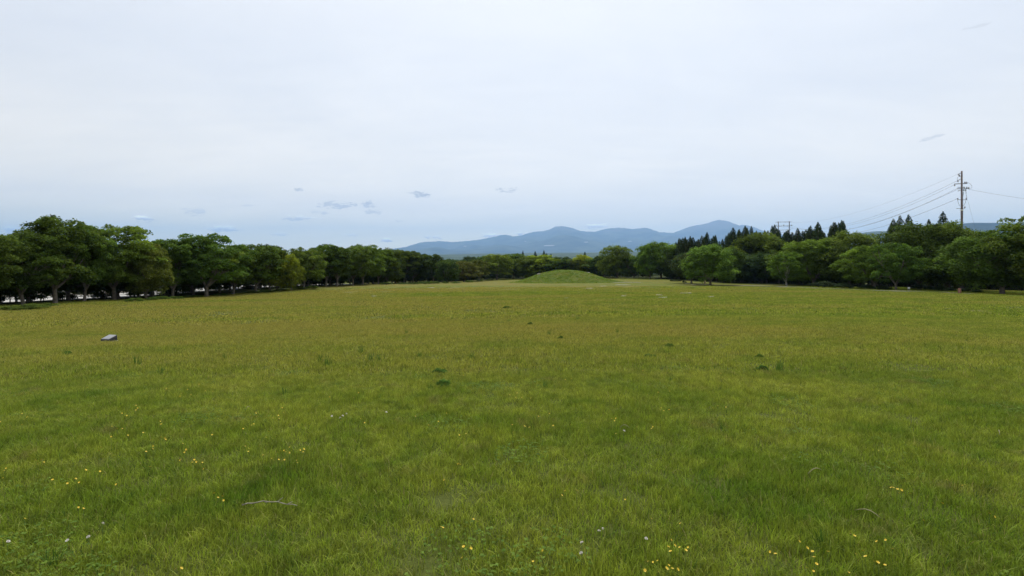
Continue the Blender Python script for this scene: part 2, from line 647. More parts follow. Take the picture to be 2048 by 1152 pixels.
tag(obj('burial_mound', mound(), mat('mound_turf', m_mound)), 'low round grass-covered mound in the middle of the field', 'mound', kind='structure')

# ------------------------------------------------------------------ mountains and far hills
RIDGE = [(700, 510), (770, 503), (800, 497), (830, 487), (850, 482.5), (880, 481), (905, 483), (930, 481), (960, 478), (985, 473), (1000, 469), (1010, 468), (1025, 471), (1042, 470.5), (1055, 465.5), (1066, 462),
         (1085, 462), (1095, 459), (1110, 452.5), (1125, 451), (1140, 453), (1160, 461), (1190, 462.5), (1210, 457), (1225, 455), (1250, 454.5), (1263, 457), (1290, 454.5), (1300, 456), (1320, 463), (1350, 464.5),
         (1370, 457), (1390, 449.5), (1420, 445), (1432, 439.5), (1440, 438), (1455, 441), (1468, 445), (1478, 450), (1490, 449), (1505, 452), (1520, 460), (1545, 468), (1600, 482), (1680, 500), (1760, 512)]


def mountains():
    D = 25000.0
    rx = np.array([(p[0] - 1024) / FPX * D for p in RIDGE])
    rz = np.array([EYE + (HROW - p[1]) / FPX * D for p in RIDGE])
    xs = np.linspace(rx[0], rx[-1], 420)
    ds = np.linspace(12500, 33000, 120)
    ridge = np.interp(xs, rx, rz)
    ridge = ridge + 11 * waves(xs, xs * 0, 700, 1) + 9 * waves(xs, xs * 0, 300, 2)
    X, Dm = np.meshgrid(xs, ds)
    Rg = np.broadcast_to(ridge, X.shape)
    q = (Dm - 12500) / (25000 - 12500)
    front = np.clip(q, 0, 1) ** 2.1
    back = 1 - sstep(25000, 33000, Dm)
    prof = np.where(q <= 1, front, back)
    Z = Rg * prof
    edge = np.clip(prof * (1 - front) * 4, 0, 1) * np.clip(Rg / 900, 0, 1)
    spur = (0.5 - np.abs(waves(X + 0.25 * Dm, Dm * 0.3, 3600, 6))) * 200 + (0.5 - np.abs(waves(X - 0.15 * Dm, Dm * 0.4, 1500, 7))) * 90
    Z = Z + spur * edge
    # lower cone in front of the round summit, and a smaller rise to the left
    for (pxc, pyc, d0, wx, wy) in ((1132, 469, 20000, 2100, 2600), (870, 493, 17500, 900, 1500), (1010, 489, 18000, 1600, 1500), (1330, 486, 18500, 2500, 2000)):
        x0 = (pxc - 1024) / FPX * d0
        h = EYE + (HROW - pyc) / FPX * d0
        cone = h * np.exp(-((np.abs(X - x0) / wx) ** 1.35)) * np.exp(-((Dm - d0) / wy) ** 2)
        cone = cone * (1 + 0.06 * waves(X, Dm, 1100, 3))
        Z = np.maximum(Z, cone)
    Z = Z - 25
    V = np.stack([X, Dm, Z], -1).reshape(-1, 3)
    nx, ny = len(xs), len(ds)
    i = np.arange(ny - 1)[:, None] * nx + np.arange(nx - 1)[None]
    F = np.stack([i, i + 1, i + nx + 1, i + nx], -1).reshape(-1, 4)
    return np_mesh('mountain_range', V, [F], True)


tag(obj('mountain_range', mountains(), M_MOUNT), 'hazy blue mountain range with a rounded summit and a pointed peak', 'mountains', kind='structure')


def far_hill(name, sil, D, depth, label):
    rx = np.array([(p[0] - 1024) / FPX * D for p in sil])
    rz = np.array([EYE + (HROW - p[1]) / FPX * D for p in sil])
    xs = np.linspace(rx[0], rx[-1], 140)
    ds = np.linspace(D - depth, D + depth, 40)
    X, Y = np.meshgrid(xs, ds)
    Rg = np.interp(xs, rx, rz)[None]
    prof = 0.5 + 0.5 * np.cos(np.pi * (Y - D) / depth)
    Z = -40 + (Rg + 40) * prof + 14 * waves(X, Y, 420, 2) * prof * (1 - prof) * 3
    V = np.stack([X, Y, Z], -1).reshape(-1, 3)
    nx, ny = len(xs), len(ds)
    i = np.arange(ny - 1)[:, None] * nx + np.arange(nx - 1)[None]
    F = np.stack([i, i + 1, i + nx + 1, i + nx], -1).reshape(-1, 4)
    tag(obj(name, np_mesh(name, V, [F], True), M_MOUNT), label, 'hill', kind='structure')


far_hill('hill', [(1560, 512), (1640, 492), (1700, 468), (1714, 466), (1737, 465.5), (1746, 462.5), (1752, 463), (1771, 463), (1810, 458), (1860, 452), (1905, 449), (1935, 446), (1955, 446.5),
                  (1961, 446), (1973, 447), (1983, 448.5), (1996, 448.5), (2010, 448), (2030, 446), (2080, 442), (2180, 440), (2400, 470), (2700, 512)], 8000.0, 2600.0,
         'blue-grey wooded hill far behind the right-hand trees')


# pale clearings / greenhouses on the lower slopes
def m_pale(t, out):
    b = t.node('ShaderNodeBsdfPrincipled')
    b.inputs['Base Color'].default_value = (0.5, 0.5, 0.48, 1)
    b.inputs['Roughness'].default_value = 0.6
    t.l.new(b.outputs[0], out.inputs['Surface'])


# ------------------------------------------------------------------ haze
def haze():
    me = boxes_mesh('haze', [(0, 11000, 800, 69000, 46600, 1900)])
    o = obj('haze', me)

    def make(t, out):
        v = t.node('ShaderNodeVolumePrincipled')
        v.inputs['Color'].default_value = (0.38, 0.62, 1.0, 1)
        v.inputs['Density'].default_value = 5.0e-5
        v.inputs['Anisotropy'].default_value = 0.4
        t.l.new(v.outputs[0], out.inputs['Volume'])
    me.materials.append(mat('haze_air', make))
    tag(o, 'thin blue haze lying over the whole landscape', 'haze', kind='stuff')


haze()
# ------------------------------------------------------------------ foliage meshes
def leaf_quads(c, n, size, aspect=0.6, rng=RNG):
    """rhombic leaf sprays at centres c with normals n"""
    k = len(c)
    n = n / (np.linalg.norm(n, axis=1, keepdims=True) + 1e-9)
    r = rng.normal(size=(k, 3))
    u = np.cross(n, r)
    u /= np.linalg.norm(u, axis=1, keepdims=True) + 1e-9
    v = np.cross(n, u)
    L = size * rng.uniform(0.65, 1.35, k)
    W = L * aspect
    a = u * (L / 2)[:, None]
    b = v * (W / 2)[:, None]
    sag = n * (L * 0.14)[:, None]
    V = np.stack([c - a - sag, c + b, c + a - sag, c - b], 1).reshape(-1, 3)
    F = np.arange(k * 4).reshape(k, 4)
    return V, F


def clump_leaves(centres, rad, flat, per, size, rng, tone_c, up=0.8):
    """leaves in flattened domes round each centre"""
    C, N, T = [], [], []
    for c, r, tc in zip(centres, rad, tone_c):
        k = int(per * (r / np.mean(rad)) ** 2) + 4
        d = rng.normal(size=(k, 3))
        d /= np.linalg.norm(d, axis=1, keepdims=True)
        d[:, 2] = np.where(rng.random(k) < 0.72, np.abs(d[:, 2]), d[:, 2])
        q = rng.uniform(0.35, 1.0, k) ** 0.6
        lump = 1 + 0.25 * np.sin(3 * np.arctan2(d[:, 1], d[:, 0]) + c[0] * 3)
        p = d * (q * r * lump)[:, None] * np.array([1, 1, flat])
        # drooping rim
        p[:, 2] -= 0.18 * (p[:, 0] ** 2 + p[:, 1] ** 2) / r
        C.append(c + p)
        nn = rng.normal(size=(k, 3)) * 0.55 + np.array([0, 0, up]) + d * 0.35
        N.append(nn)
        T.append(np.clip(tc + rng.normal(0, 0.16, k), 0, 1))
    C, N, T = np.concatenate(C), np.concatenate(N), np.concatenate(T)
    V, F = leaf_quads(C, N, size, 0.62, rng)
    return V, F, np.repeat(T, 4)


def crown_mesh(name, V, F, T):
    me = np_mesh(name, V, [F])
    point_attr(me, 'tone', T)
    me.materials.append(M_CROWN)
    return me


def bez(a, b, bow, k=6):
    t = np.linspace(0, 1, k)[:, None]
    m = (np.asarray(a) + np.asarray(b)) / 2 + np.asarray(bow)
    return (1 - t) ** 2 * np.asarray(a) + 2 * t * (1 - t) * m + t ** 2 * np.asarray(b)


def broadleaf(seed, kind):
    """tree 10 m tall and 10 m wide; returns trunk mesh and crown mesh"""
    rng = np.random.default_rng(seed)
    H = 10.0
    lowest = {'zelkova': 2.5, 'round': 1.35, 'open': 1.9}[kind]
    widest = {'zelkova': 6.4, 'round': 5.0, 'open': 5.6}[kind]
    ncl = {'zelkova': 125, 'round': 130, 'open': 95}[kind]
    cs, tries = [], 0
    pts = []
    k1, k2, k3 = rng.uniform(0, 6.28, 3)
    while len(cs) < ncl and tries < 20000:
        tries += 1
        h = lowest + (H - 0.35 - lowest) * rng.random() ** 0.85
        if h < widest:
            rmax = 4.6 * math.sqrt(max(0.0, 1 - ((widest - h) / (widest - lowest + 0.9)) ** 2)) + 0.15
        else:
            rmax = 4.6 * max(0.0, 1 - ((h - widest) / (H - widest)) ** 2.2) ** 0.5
        a = rng.uniform(0, 6.283)
        rmax *= 1 + 0.13 * math.sin(2 * a + k1) + 0.10 * math.sin(3 * a + k2 + h) + 0.08 * math.sin(h * 2.2 + k3)
        rr = rmax * rng.random() ** 0.38
        c = np.array([rr * math.cos(a), rr * math.sin(a), h])
        dmin = 0.95 if kind != 'open' else 1.0
        if all(np.linalg.norm((c - o) * np.array([1, 1, 1.6])) > dmin for o in cs):
            cs.append(c)
    cs = np.array(cs)
    rad = rng.uniform(0.7, 1.25, len(cs)) * (1.0 if kind != 'open' else 0.95)
    # sprigs that break the outline
    out = cs[rng.permutation(len(cs))[:46]]
    mid = np.array([0, 0, widest - 0.6])
    sprig = mid + (out - mid) * rng.uniform(1.03, 1.11, (len(out), 1))
    sprig[:, 2] = np.maximum(sprig[:, 2], lowest - 0.2)
    cs = np.concatenate([cs, sprig])
    rad = np.concatenate([rad, rng.uniform(0.25, 0.5, len(sprig))])
    tone = np.clip(rng.normal(0.48, 0.25, len(cs)), 0, 1)
    flat = {'zelkova': 0.46, 'round': 0.85, 'open': 0.6}[kind]
    V, F, T = clump_leaves(cs, rad, flat, {'zelkova': 120, 'round': 120, 'open': 110}[kind], 0.28, rng, tone)
    crown = crown_mesh('crown', V, F, T)
    # trunk, limbs and boughs
    paths = []
    fork = lowest * (0.72 if kind != 'round' else 0.9)
    lean = rng.normal(0, 0.12, 2)
    top = np.array([lean[0], lean[1], fork])
    tp = bez((0, 0, -0.35), top, (rng.normal(0, .06), rng.normal(0, .06), 0), 7)
    tr = np.array([0.42, 0.30, 0.255, 0.235, 0.22, 0.225, 0.24])
    paths.append((tp, tr))
    nl = int(rng.integers(4, 6))
    a0 = rng.uniform(0, 6.28)
    for i in range(nl):
        a = a0 + 6.283 * i / nl + rng.normal(0, 0.25)
        rr, hh = rng.uniform(1.5, 2.9), rng.uniform(5.2, 7.2)
        end = np.array([rr * math.cos(a), rr * math.sin(a), hh])
        p = bez(top - np.array([0, 0, 0.25]), end, (0.35 * math.cos(a), 0.35 * math.sin(a), -0.35), 8)
        paths.append((p, np.linspace(0.155, 0.06, 8)))
        near = np.argsort(np.linalg.norm(cs - end, axis=1))[:7]
        for j in near[rng.permutation(7)[:5]]:
            s = p[int(rng.integers(3, 7))]
            paths.append((bez(s, cs[j], rng.normal(0, 0.15, 3), 5), np.linspace(0.06, 0.015, 5)))
        # low side bough
        low = cs[np.argsort(np.abs(cs[:, 2] - lowest - 1.0) + 0.8 * np.abs((np.arctan2(cs[:, 1], cs[:, 0]) - a + np.pi) % (2 * np.pi) - np.pi))[0]]
        paths.append((bez(p[2], low, (0, 0, 0.25), 5), np.linspace(0.07, 0.02, 5)))
    trunk = tube_mesh('trunk', paths, 7)
    return trunk, crown


def conifer(seed):
    """pointed cedar, 16 m tall and 5 m wide"""
    rng = np.random.default_rng(seed)
    H = 16.0
    N = 11000
    q = rng.random(N) ** 0.62                      # 0 at the tip, 1 at the foot of the crown
    h = H - q * (H - 1.6)
    k = rng.uniform(0, 6.28, 4)
    a = rng.uniform(0, 6.283, N)
    prof = 2.5 * q ** 0.70 * (1 - 0.25 * q ** 3)
    lobes = 1 + 0.16 * np.sin(5 * a + 3.3 * h + k[0]) + 0.12 * np.sin(3 * a - 2.1 * h + k[1]) + 0.10 * np.sin(h * 4.2 + k[2]) + 0.14 * np.sin(2 * a + 1.1 * h + k[3])
    r = (prof * lobes + 0.05) * rng.uniform(0.45, 1.0, N) ** 0.5
    C = np.stack([r * np.cos(a), r * np.sin(a), h - 0.22 * r], 1)
    Nn = np.stack([np.cos(a), np.sin(a), np.full(N, 0.55)], 1) + rng.normal(0, 0.5, (N, 3))
    V, F = leaf_quads(C, Nn, 0.20 + 0.16 * q, 0.6, rng)
    T = np.clip(0.42 + 0.22 * np.sin(5 * a + 3.3 * h + k[0]) + rng.normal(0, .15, N), 0, 1)
    crown = crown_mesh('crown', V, F, np.repeat(T, 4))
    trunk = tube_mesh('trunk', [(np.array([(0, 0, -.4), (0, 0, 1.0), (0.03, 0, 5), (0, 0.02, 10), (0, 0, 15.7)]), [0.36, 0.27, 0.22, 0.13, 0.03])], 8)
    return trunk, crown


def bush(seed, flat=0.6):
    """leafy bush about 2 m wide and 1.2 m tall"""
    rng = np.random.default_rng(seed)
    cs, rad = [], []
    for i in range(26):
        a, r = rng.uniform(0, 6.28), 0.85 * rng.random() ** 0.5
        cs.append((r * math.cos(a), r * math.sin(a), 0.12 + 0.8 * (1 - (r / 1.0) ** 2) * rng.uniform(0.3, 1)))
        rad.append(rng.uniform(0.22, 0.38))
    V, F, T = clump_leaves(np.array(cs), np.array(rad), 0.75, 75, 0.13, rng, np.clip(rng.normal(0.45, .2, 26), 0, 1))
    crown = crown_mesh('foliage', V, F, T)
    st = [(bez((rng.normal(0, .06), rng.normal(0, .06), -0.1), np.array(cs[i]), (0, 0, 0.1), 4), np.linspace(0.025, 0.008, 4)) for i in range(7)]
    return tube_mesh('stem', st, 5), crown


ZELK = [broadleaf(11 + i, 'zelkova') for i in range(5)]
ROUND = [broadleaf(41 + i, 'round') for i in range(4)]
OPEN = [broadleaf(71 + i, 'open') for i in range(3)]
CEDAR = [conifer(91 + i) for i in range(4)]
BUSH = [bush(131 + i) for i in range(3)]
M_BARK_MAT = {'grey': M_BARK, 'pale': M_BARK_PALE}
PROTO_PALE = {}

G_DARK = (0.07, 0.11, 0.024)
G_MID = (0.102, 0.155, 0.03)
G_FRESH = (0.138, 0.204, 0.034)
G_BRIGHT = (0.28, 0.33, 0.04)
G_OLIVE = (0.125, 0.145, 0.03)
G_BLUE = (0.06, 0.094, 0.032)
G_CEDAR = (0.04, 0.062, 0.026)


def tree(name, proto, x, y, h, w, col, label, cat='tree', group=None, base=(10.0, 10.0), pale=False, rz=None, z=None):
    tm, cm = proto
    root = empty(name, (x, y, gz(x, y) if z is None else z), random.uniform(0, 6.28) if rz is None else rz)
    root.scale = (w / base[1], w / base[1], h / base[0])
    if pale:
        if tm.name not in PROTO_PALE:
            t2 = tm.copy()
            t2.materials.clear()
            t2.materials.append(M_BARK_PALE)
            PROTO_PALE[tm.name] = t2
        tm = PROTO_PALE[tm.name]
    elif len(tm.materials) == 0:
        tm.materials.append(M_BARK)
    tr = bpy.data.objects.new('trunk' if cat != 'bush' else 'stem', tm)
    cr = bpy.data.objects.new('crown' if cat != 'bush' else 'foliage', cm)
    j = random.uniform(0.78, 1.2)
    cr.color = (col[0] * j * random.uniform(.88, 1.14), col[1] * j, col[2] * j, 1)
    for c in (tr, cr):
        COL.objects.link(c)
        c.parent = root
    if cat == 'tree':
        root.scale = (root.scale[0] * random.uniform(.86, 1.14), root.scale[1] * random.uniform(.86, 1.14), root.scale[2])
        root.rotation_euler = (random.gauss(0, .035), random.gauss(0, .035), root.rotation_euler[2])
    if cat == 'cedar':
        root.rotation_euler = (random.gauss(0, .02), random.gauss(0, .02), root.rotation_euler[2])
        root.scale = (root.scale[0] * random.uniform(.85, 1.2), root.scale[1], root.scale[2])
    tag(root, label, cat, group)
    return root


ORD = ['first', 'second', 'third', 'fourth', 'fifth', 'sixth', 'seventh', 'eighth', 'ninth', 'tenth', 'eleventh', 'twelfth', 'thirteenth', 'fourteenth', 'fifteenth', 'sixteenth',
       'seventeenth', 'eighteenth', 'nineteenth', 'twentieth', 'twenty-first', 'twenty-second', 'twenty-third', 'twenty-fourth', 'twenty-fifth', 'twenty-sixth', 'twenty-seventh', 'twenty-eighth',
       'twenty-ninth', 'thirtieth', 'thirty-first', 'thirty-second', 'thirty-third', 'thirty-fourth', 'thirty-fifth', 'thirty-sixth', 'thirty-seventh', 'thirty-eighth', 'thirty-ninth', 'fortieth']

# front rank of the left-hand row: photograph column, base row, top row, crown width in columns, prototype, colour, look
LEFT = [
    (-40, 616, 470, 150, 'Z', G_MID, 'cut by the photo edge'),
    (48, 611, 472, 150, 'Z', G_MID, 'low and broad, half hidden by bushes'),
    (110, 607, 437, 135, 'Z', G_MID, 'the tallest, with a pale straight trunk'),
    (168, 603, 452, 110, 'Z', G_MID, 'crown merging with its tall neighbour'),
    (228, 601, 451, 145, 'Z', G_FRESH, 'thick forked trunk and broad domed crown'),
    (292, 599, 492, 95, 'R', G_OLIVE, 'lower crown in a dip of the treetops'),
    (345, 597, 481, 110, 'Z', G_MID, 'dark crown leaning on the next big tree'),
    (414, 594, 471, 130, 'Z', G_MID, 'broad dome over a forked trunk'),
    (466, 589, 494, 100, 'Z', G_FRESH, 'V-shaped boughs low on the trunk'),
    (512, 586, 489, 95, 'Z', G_MID, 'even flat-topped dark crown'),
    (553, 582, 508, 62, 'R', G_BRIGHT, 'light yellow-green foliage'),
    (583, 581, 512, 55, 'R', G_BRIGHT, 'smaller one with light yellow-green foliage'),
    (540, 583, 492, 80, 'Z', G_DARK, 'dark crown above the light green pair'),
    (607, 578, 497, 75, 'Z', G_MID, 'dark one just right of the light green pair'),
    (652, 573, 489, 78, 'Z', G_FRESH, 'round head on a slim pale trunk'),
    (673, 572, 494, 70, 'Z', G_MID, 'slim with sky gaps in its head'),
    (706, 571, 496, 72, 'Z', G_MID, 'thin trunk, head of layered sprays'),
    (725, 570, 491, 76, 'Z', G_FRESH, 'stout trunk below a pointed head'),
    (757, 568.5, 498, 70, 'Z', G_FRESH, 'bright left flank'),
    (775, 568, 500, 66, 'R', G_MID, 'beside the flat hedge'),
    (807, 567, 500, 66, 'Z', G_MID, 'straight pale trunk'),
    (826, 566.5, 505, 56, 'Z', G_DARK, 'head sloping down to the right'),
    (866, 566, 510, 64, 'Z', G_DARK, 'dark isolated dome against the far plain'),
    (893, 566, 523, 50, 'R', G_DARK, 'low dark one right of the isolated dome'),
    (928, 564, 524, 62, 'O', G_OLIVE, 'reddish-olive layered foliage'),
    (958, 562, 521, 55, 'O', G_OLIVE, 'olive and low'),
    (994, 560, 510, 62, 'Z', G_FRESH, 'flat spreading head near the mound'),
    (1027, 558, 508, 64, 'Z', G_FRESH, 'twin trunks, fresh green head by the mound'),
]
PICK = {'Z': ZELK, 'R': ROUND, 'O': OPEN}
for i, (px, py, top, w, k, col, look) in enumerate(LEFT):
    X, Y, Z = on_ground(px, py)
    h = (py - top) / FPX * Y
    pr = PICK[k][i % len(PICK[k])]
    tree('broadleaf_tree', pr, X, Y, h * 1.02, w / FPX * Y * 1.06, col, f'{ORD[i]} left-row tree from the left edge, {look}', group='front row of trees on the left')

# second rank in the shade behind
LINE_L = np.array([(-55.5, 40), (-54, 60), (-49.5, 82), (-44.5, 107), (-40, 126), (-30, 178), (-6, 212)], float)


def along(line, s):
    seg = np.linalg.norm(np.diff(line, axis=0), axis=1)
    cum = np.concatenate([[0], np.cumsum(seg)])
    d = s * cum[-1]
    return np.array([np.interp(d, cum, line[:, 0]), np.interp(d, cum, line[:, 1])])


for i in range(30):
    s = (i + 0.5) / 30
    p = along(LINE_L, s)
    p = p + np.array([-6.5 + random.uniform(-1.2, 1.2), 2.0 + random.uniform(-1.5, 1.5)])
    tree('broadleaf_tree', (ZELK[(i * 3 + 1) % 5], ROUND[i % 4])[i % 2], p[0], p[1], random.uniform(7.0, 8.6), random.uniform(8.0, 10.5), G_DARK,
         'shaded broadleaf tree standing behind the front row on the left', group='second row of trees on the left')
for i in range(16):
    s = (i + 0.5) / 16 * 0.62 + 0.38
    p = along(LINE_L, s) + np.array([-13 + random.uniform(-2, 2), 5 + random.uniform(-2, 2)])
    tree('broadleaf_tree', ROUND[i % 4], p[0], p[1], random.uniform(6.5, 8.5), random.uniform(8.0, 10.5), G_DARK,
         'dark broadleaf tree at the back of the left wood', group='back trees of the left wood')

# trees behind the mound
BACK = [
    (1058, 553, 514, 60, 'R', G_FRESH, 'dark green head left above the mound'), (1082, 553, 510, 66, 'Z', G_BRIGHT, 'light green dome above the mound'),
    (1112, 553, 517, 70, 'Z', G_MID, 'flat wide head right behind the mound top'), (1143, 553, 519, 70, 'Z', G_MID, 'low wide head behind the mound top'),
    (1163, 552, 511, 34, 'R', G_BRIGHT, 'narrow yellow-green head'), (1187, 554, 517, 62, 'R', G_MID, 'low dark head right of the yellow-green one'),
    (1208, 555, 512, 50, 'R', G_DARK, 'dark one beside the tall round tree'), (1234, 556, 494, 70, 'R', G_FRESH, 'tall round tree right of the mound'),
    (1268, 556, 515, 56, 'O', G_BLUE, 'dark bluish tree between two taller round ones'), (1300, 557, 490, 68, 'R', G_FRESH, 'tall round pale green tree'),
    (1322, 557, 487, 76, 'R', G_FRESH, 'largest fresh green dome right of the mound'), (1350, 558, 520, 50, 'R', G_MID, 'small one at the foot of the large dome'),
]
for i, (px, py, top, w, k, col, look) in enumerate(BACK):
    X, Y, Z = on_ground(px, py)
    Y2 = min(Y, 205.0)
    X = (px - 1024) / FPX * Y2
    zz = gz(X, Y2)
    ztop = EYE - (top - HROW) / FPX * Y2
    tree('broadleaf_tree', PICK[k][(i * 2) % len(PICK[k])], X, Y2, ztop - zz, w / FPX * Y2 * 1.08, col, f'{look}, in tree line beyond mound', group='trees beyond the mound')
for i in range(22):
    px = 935 + i * 21 + random.uniform(-6, 6)
    Y2 = random.uniform(222, 245)
    X = (px - 1024) / FPX * Y2
    zz = gz(X, Y2)
    ztop = EYE - (random.uniform(513, 520) - HROW) / FPX * Y2
    tree('broadleaf_tree', ROUND[i % 4], X, Y2, ztop - zz, random.uniform(9, 13), random.choice((G_DARK, G_MID, G_MID, G_BLUE)), 'background broadleaf tree filling the wood beyond the mound', group='background trees beyond the mound')

# right-hand wood
RIGHT = [
    (1383, 567, 507, 60, 'O', G_BLUE, 'bluish thin-trunked tree left of the round one', False),
    (1421, 571, 494, 84, 'R', G_FRESH, 'round fresh green tree on short dark stems standing forward', False),
    (1462, 566, 498, 60, 'R', G_DARK, 'dark tree behind the round forward one', False),
    (1520, 563.5, 472, 112, 'R', G_MID, 'big spreading tree below the pointed cedars', False),
    (1574, 572, 505, 62, 'O', G_FRESH, 'small tree with white forked trunk', False),
    (1627, 571, 484, 98, 'R', G_FRESH, 'broad dense fresh green tree right of the white-trunked one', False),
    (1700, 572, 468, 110, 'R', G_MID, 'tall dark green tree under the low gap in the skyline', False),
    (1748, 578, 492, 92, 'O', G_FRESH, 'yellow-green feathery tree', False),
    (1792, 580, 488, 78, 'O', G_MID, 'loose tree with thin trunk', False),
    (1838, 579, 455, 120, 'R', G_MID, 'tall bushy tree below the cedars near the pole', False),
    (1895, 580, 450, 110, 'R', G_MID, 'dense tree in front of the utility pole', False),
    (1950, 582, 470, 105, 'R', G_FRESH, 'rounded tree right of the utility pole', False),
    (2004, 588, 462, 160, 'R', G_MID, 'large spreading tree with thick forked trunk', False),
    (2100, 592, 425, 150, 'O', G_MID, 'tallest tree at the right edge', False),
]
for i, (px, py, top, w, k, col, look, pale) in enumerate(RIGHT):
    X, Y, Z = on_ground(px, py)
    h = (py - top) / FPX * Y
    tree('broadleaf_tree', PICK[k][(i * 3 + 1) % len(PICK[k])], X, Y, h * 1.02, w / FPX * Y * 1.27, col, f'{look}, right-hand wood', group='front trees of the right-hand wood', pale=pale or px == 1574)

LINE_R = np.array([(50, 178), (54, 150), (60, 128), (70, 112), (80, 100), (92, 86), (104, 72), (112, 50)], float)
for i in range(34):
    s = (i + 0.5) / 34
    p = along(LINE_R, s) + np.array([5 + random.uniform(-2, 2), 7 + random.uniform(-2, 2)])
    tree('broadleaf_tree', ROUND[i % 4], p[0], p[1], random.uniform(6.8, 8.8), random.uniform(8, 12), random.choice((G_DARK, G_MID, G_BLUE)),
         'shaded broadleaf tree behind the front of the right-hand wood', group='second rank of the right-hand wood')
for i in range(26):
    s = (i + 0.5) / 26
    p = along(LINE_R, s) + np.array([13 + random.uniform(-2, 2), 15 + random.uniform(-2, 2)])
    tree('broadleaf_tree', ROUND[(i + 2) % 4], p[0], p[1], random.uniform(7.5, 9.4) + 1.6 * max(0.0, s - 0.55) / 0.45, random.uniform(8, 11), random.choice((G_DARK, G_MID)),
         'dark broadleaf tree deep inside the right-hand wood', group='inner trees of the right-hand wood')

# cedars: photograph column, top row, distance
CED = [(1349, 483), (1358, 476), (1365, 475), (1373, 473), (1380, 472), (1386, 474), (1396, 478), (1405, 471), (1413, 464), (1425, 471), (1430, 469), (1438, 482), (1454, 465), (1464, 455), (1475, 460),
       (1481, 458), (1494, 451), (1503, 452), (1514, 461), (1521, 464), (1530, 460), (1547, 449), (1559, 459), (1575, 459), (1585, 464), (1596, 456), (1617, 451), (1624, 460), (1636, 444), (1647, 461), (1661, 449), (1668, 444), (1685, 440),
       (1779, 446), (1787, 437), (1797, 431), (1820, 429), (1858, 438), (1891, 422)]
for i, (px, top) in enumerate(CED):
    Y = 176 - 20 * (i % 3 == 1) * 0.3 - (px - 1350) * 0.135 + random.uniform(-2, 2)
    X = (px - 1024) / FPX * Y
    zz = gz(X, Y)
    h = EYE + (HROW - top) / FPX * Y - zz
    tree('cedar_tree', CEDAR[i % 4], X, Y, h, random.uniform(5.0, 6.6) * (h / 16) ** 0.5, G_CEDAR, f'{ORD[i]} dark pointed cedar from the left on the right-hand skyline', 'cedar', 'cedars on the right-hand skyline', base=(16.0, 5.0))
for i in range(46):
    px = 1346 + i * 7.6 + random.uniform(-4, 4)
    if px > 1690:
        px += 70
    Y = 186 - (px - 1350) * 0.135 + random.uniform(-4, 4)
    X = (px - 1024) / FPX * Y
    row = np.interp(px, [c[0] for c in CED], [c[1] for c in CED]) + random.uniform(0, 9)
    h = EYE + (HROW - row) / FPX * Y - gz(X, Y)
    tree('cedar_tree', CEDAR[(i * 3 + 1) % 4], X, Y, h, random.uniform(4.8, 7.4), G_CEDAR, 'lower dark cedar packed behind the pointed tops of the right-hand skyline', 'cedar', 'lower cedars behind the right-hand skyline', base=(16.0, 5.0))
CED2 = [(956, 512), (961, 513), (988, 508), (1044, 501), (1072, 502), (1088, 500), (1102, 507), (1094, 506), (1167, 503), (1176, 512)]
for i, (px, top) in enumerate(CED2):
    Y = 252 + random.uniform(-4, 4)
    X = (px - 1024) / FPX * Y
    zz = gz(X, Y)
    h = EYE + (HROW - top) / FPX * Y - zz
    tree('cedar_tree', CEDAR[(i + 1) % 4], X, Y, h, random.uniform(4.2, 5.2), G_CEDAR, f'{ORD[i]} small dark cedar from the left in the tree line beyond the mound', 'cedar', 'small cedars beyond the mound', base=(16.0, 5.0))

# low bushes along the foot of the woods: column, row, width in columns, height in rows
BUSHES = [(18, 621, 50, 12), (58, 619, 60, 13), (90, 614, 34, 9), (262, 604, 36, 10), (300, 601, 30, 8), (318, 600, 40, 9), (345, 599, 38, 8), (372, 597, 36, 7), (392, 596, 24, 6), (436, 592, 30, 6), (500, 587, 34, 6),
          (528, 585, 30, 6), (560, 582, 30, 5), (596, 579, 34, 6), (622, 577, 30, 6), (773, 569, 28, 6), (808, 568.5, 30, 4), (828, 568.5, 28, 4), (850, 568, 30, 6), (867, 567.5, 28, 6), (890, 567, 16, 5), (912, 566.5, 20, 4), (938, 565, 18, 5),
          (960, 563, 16, 4), (980, 561, 16, 4), (1352, 563, 24, 5), (1369, 566, 10, 6), (1650, 575, 60, 16), (1690, 577, 40, 12), (1736, 578, 36, 10), (1770, 580, 36, 10), (1850, 580, 50, 12), (1890, 582, 40, 12), (1945, 585, 40, 12)]
SIDE = lambda px: 'left-hand row' if px < 1000 else 'right-hand wood'
for i, (px, py, w, hgt) in enumerate(BUSHES):
    X, Y, Z = on_ground(px, py)
    k = i + 1 if px < 1000 else i - 24
    b = tree('bush', BUSH[i % 3], X, Y + 0.4, hgt / FPX * Y, w / FPX * Y, G_MID if px < 1000 else G_CEDAR, f'{ORD[k - 1]} low leafy bush from the left at the foot of the {SIDE(px)}', 'bush', 'low bushes at the foot of the woods', base=(1.15, 2.2))

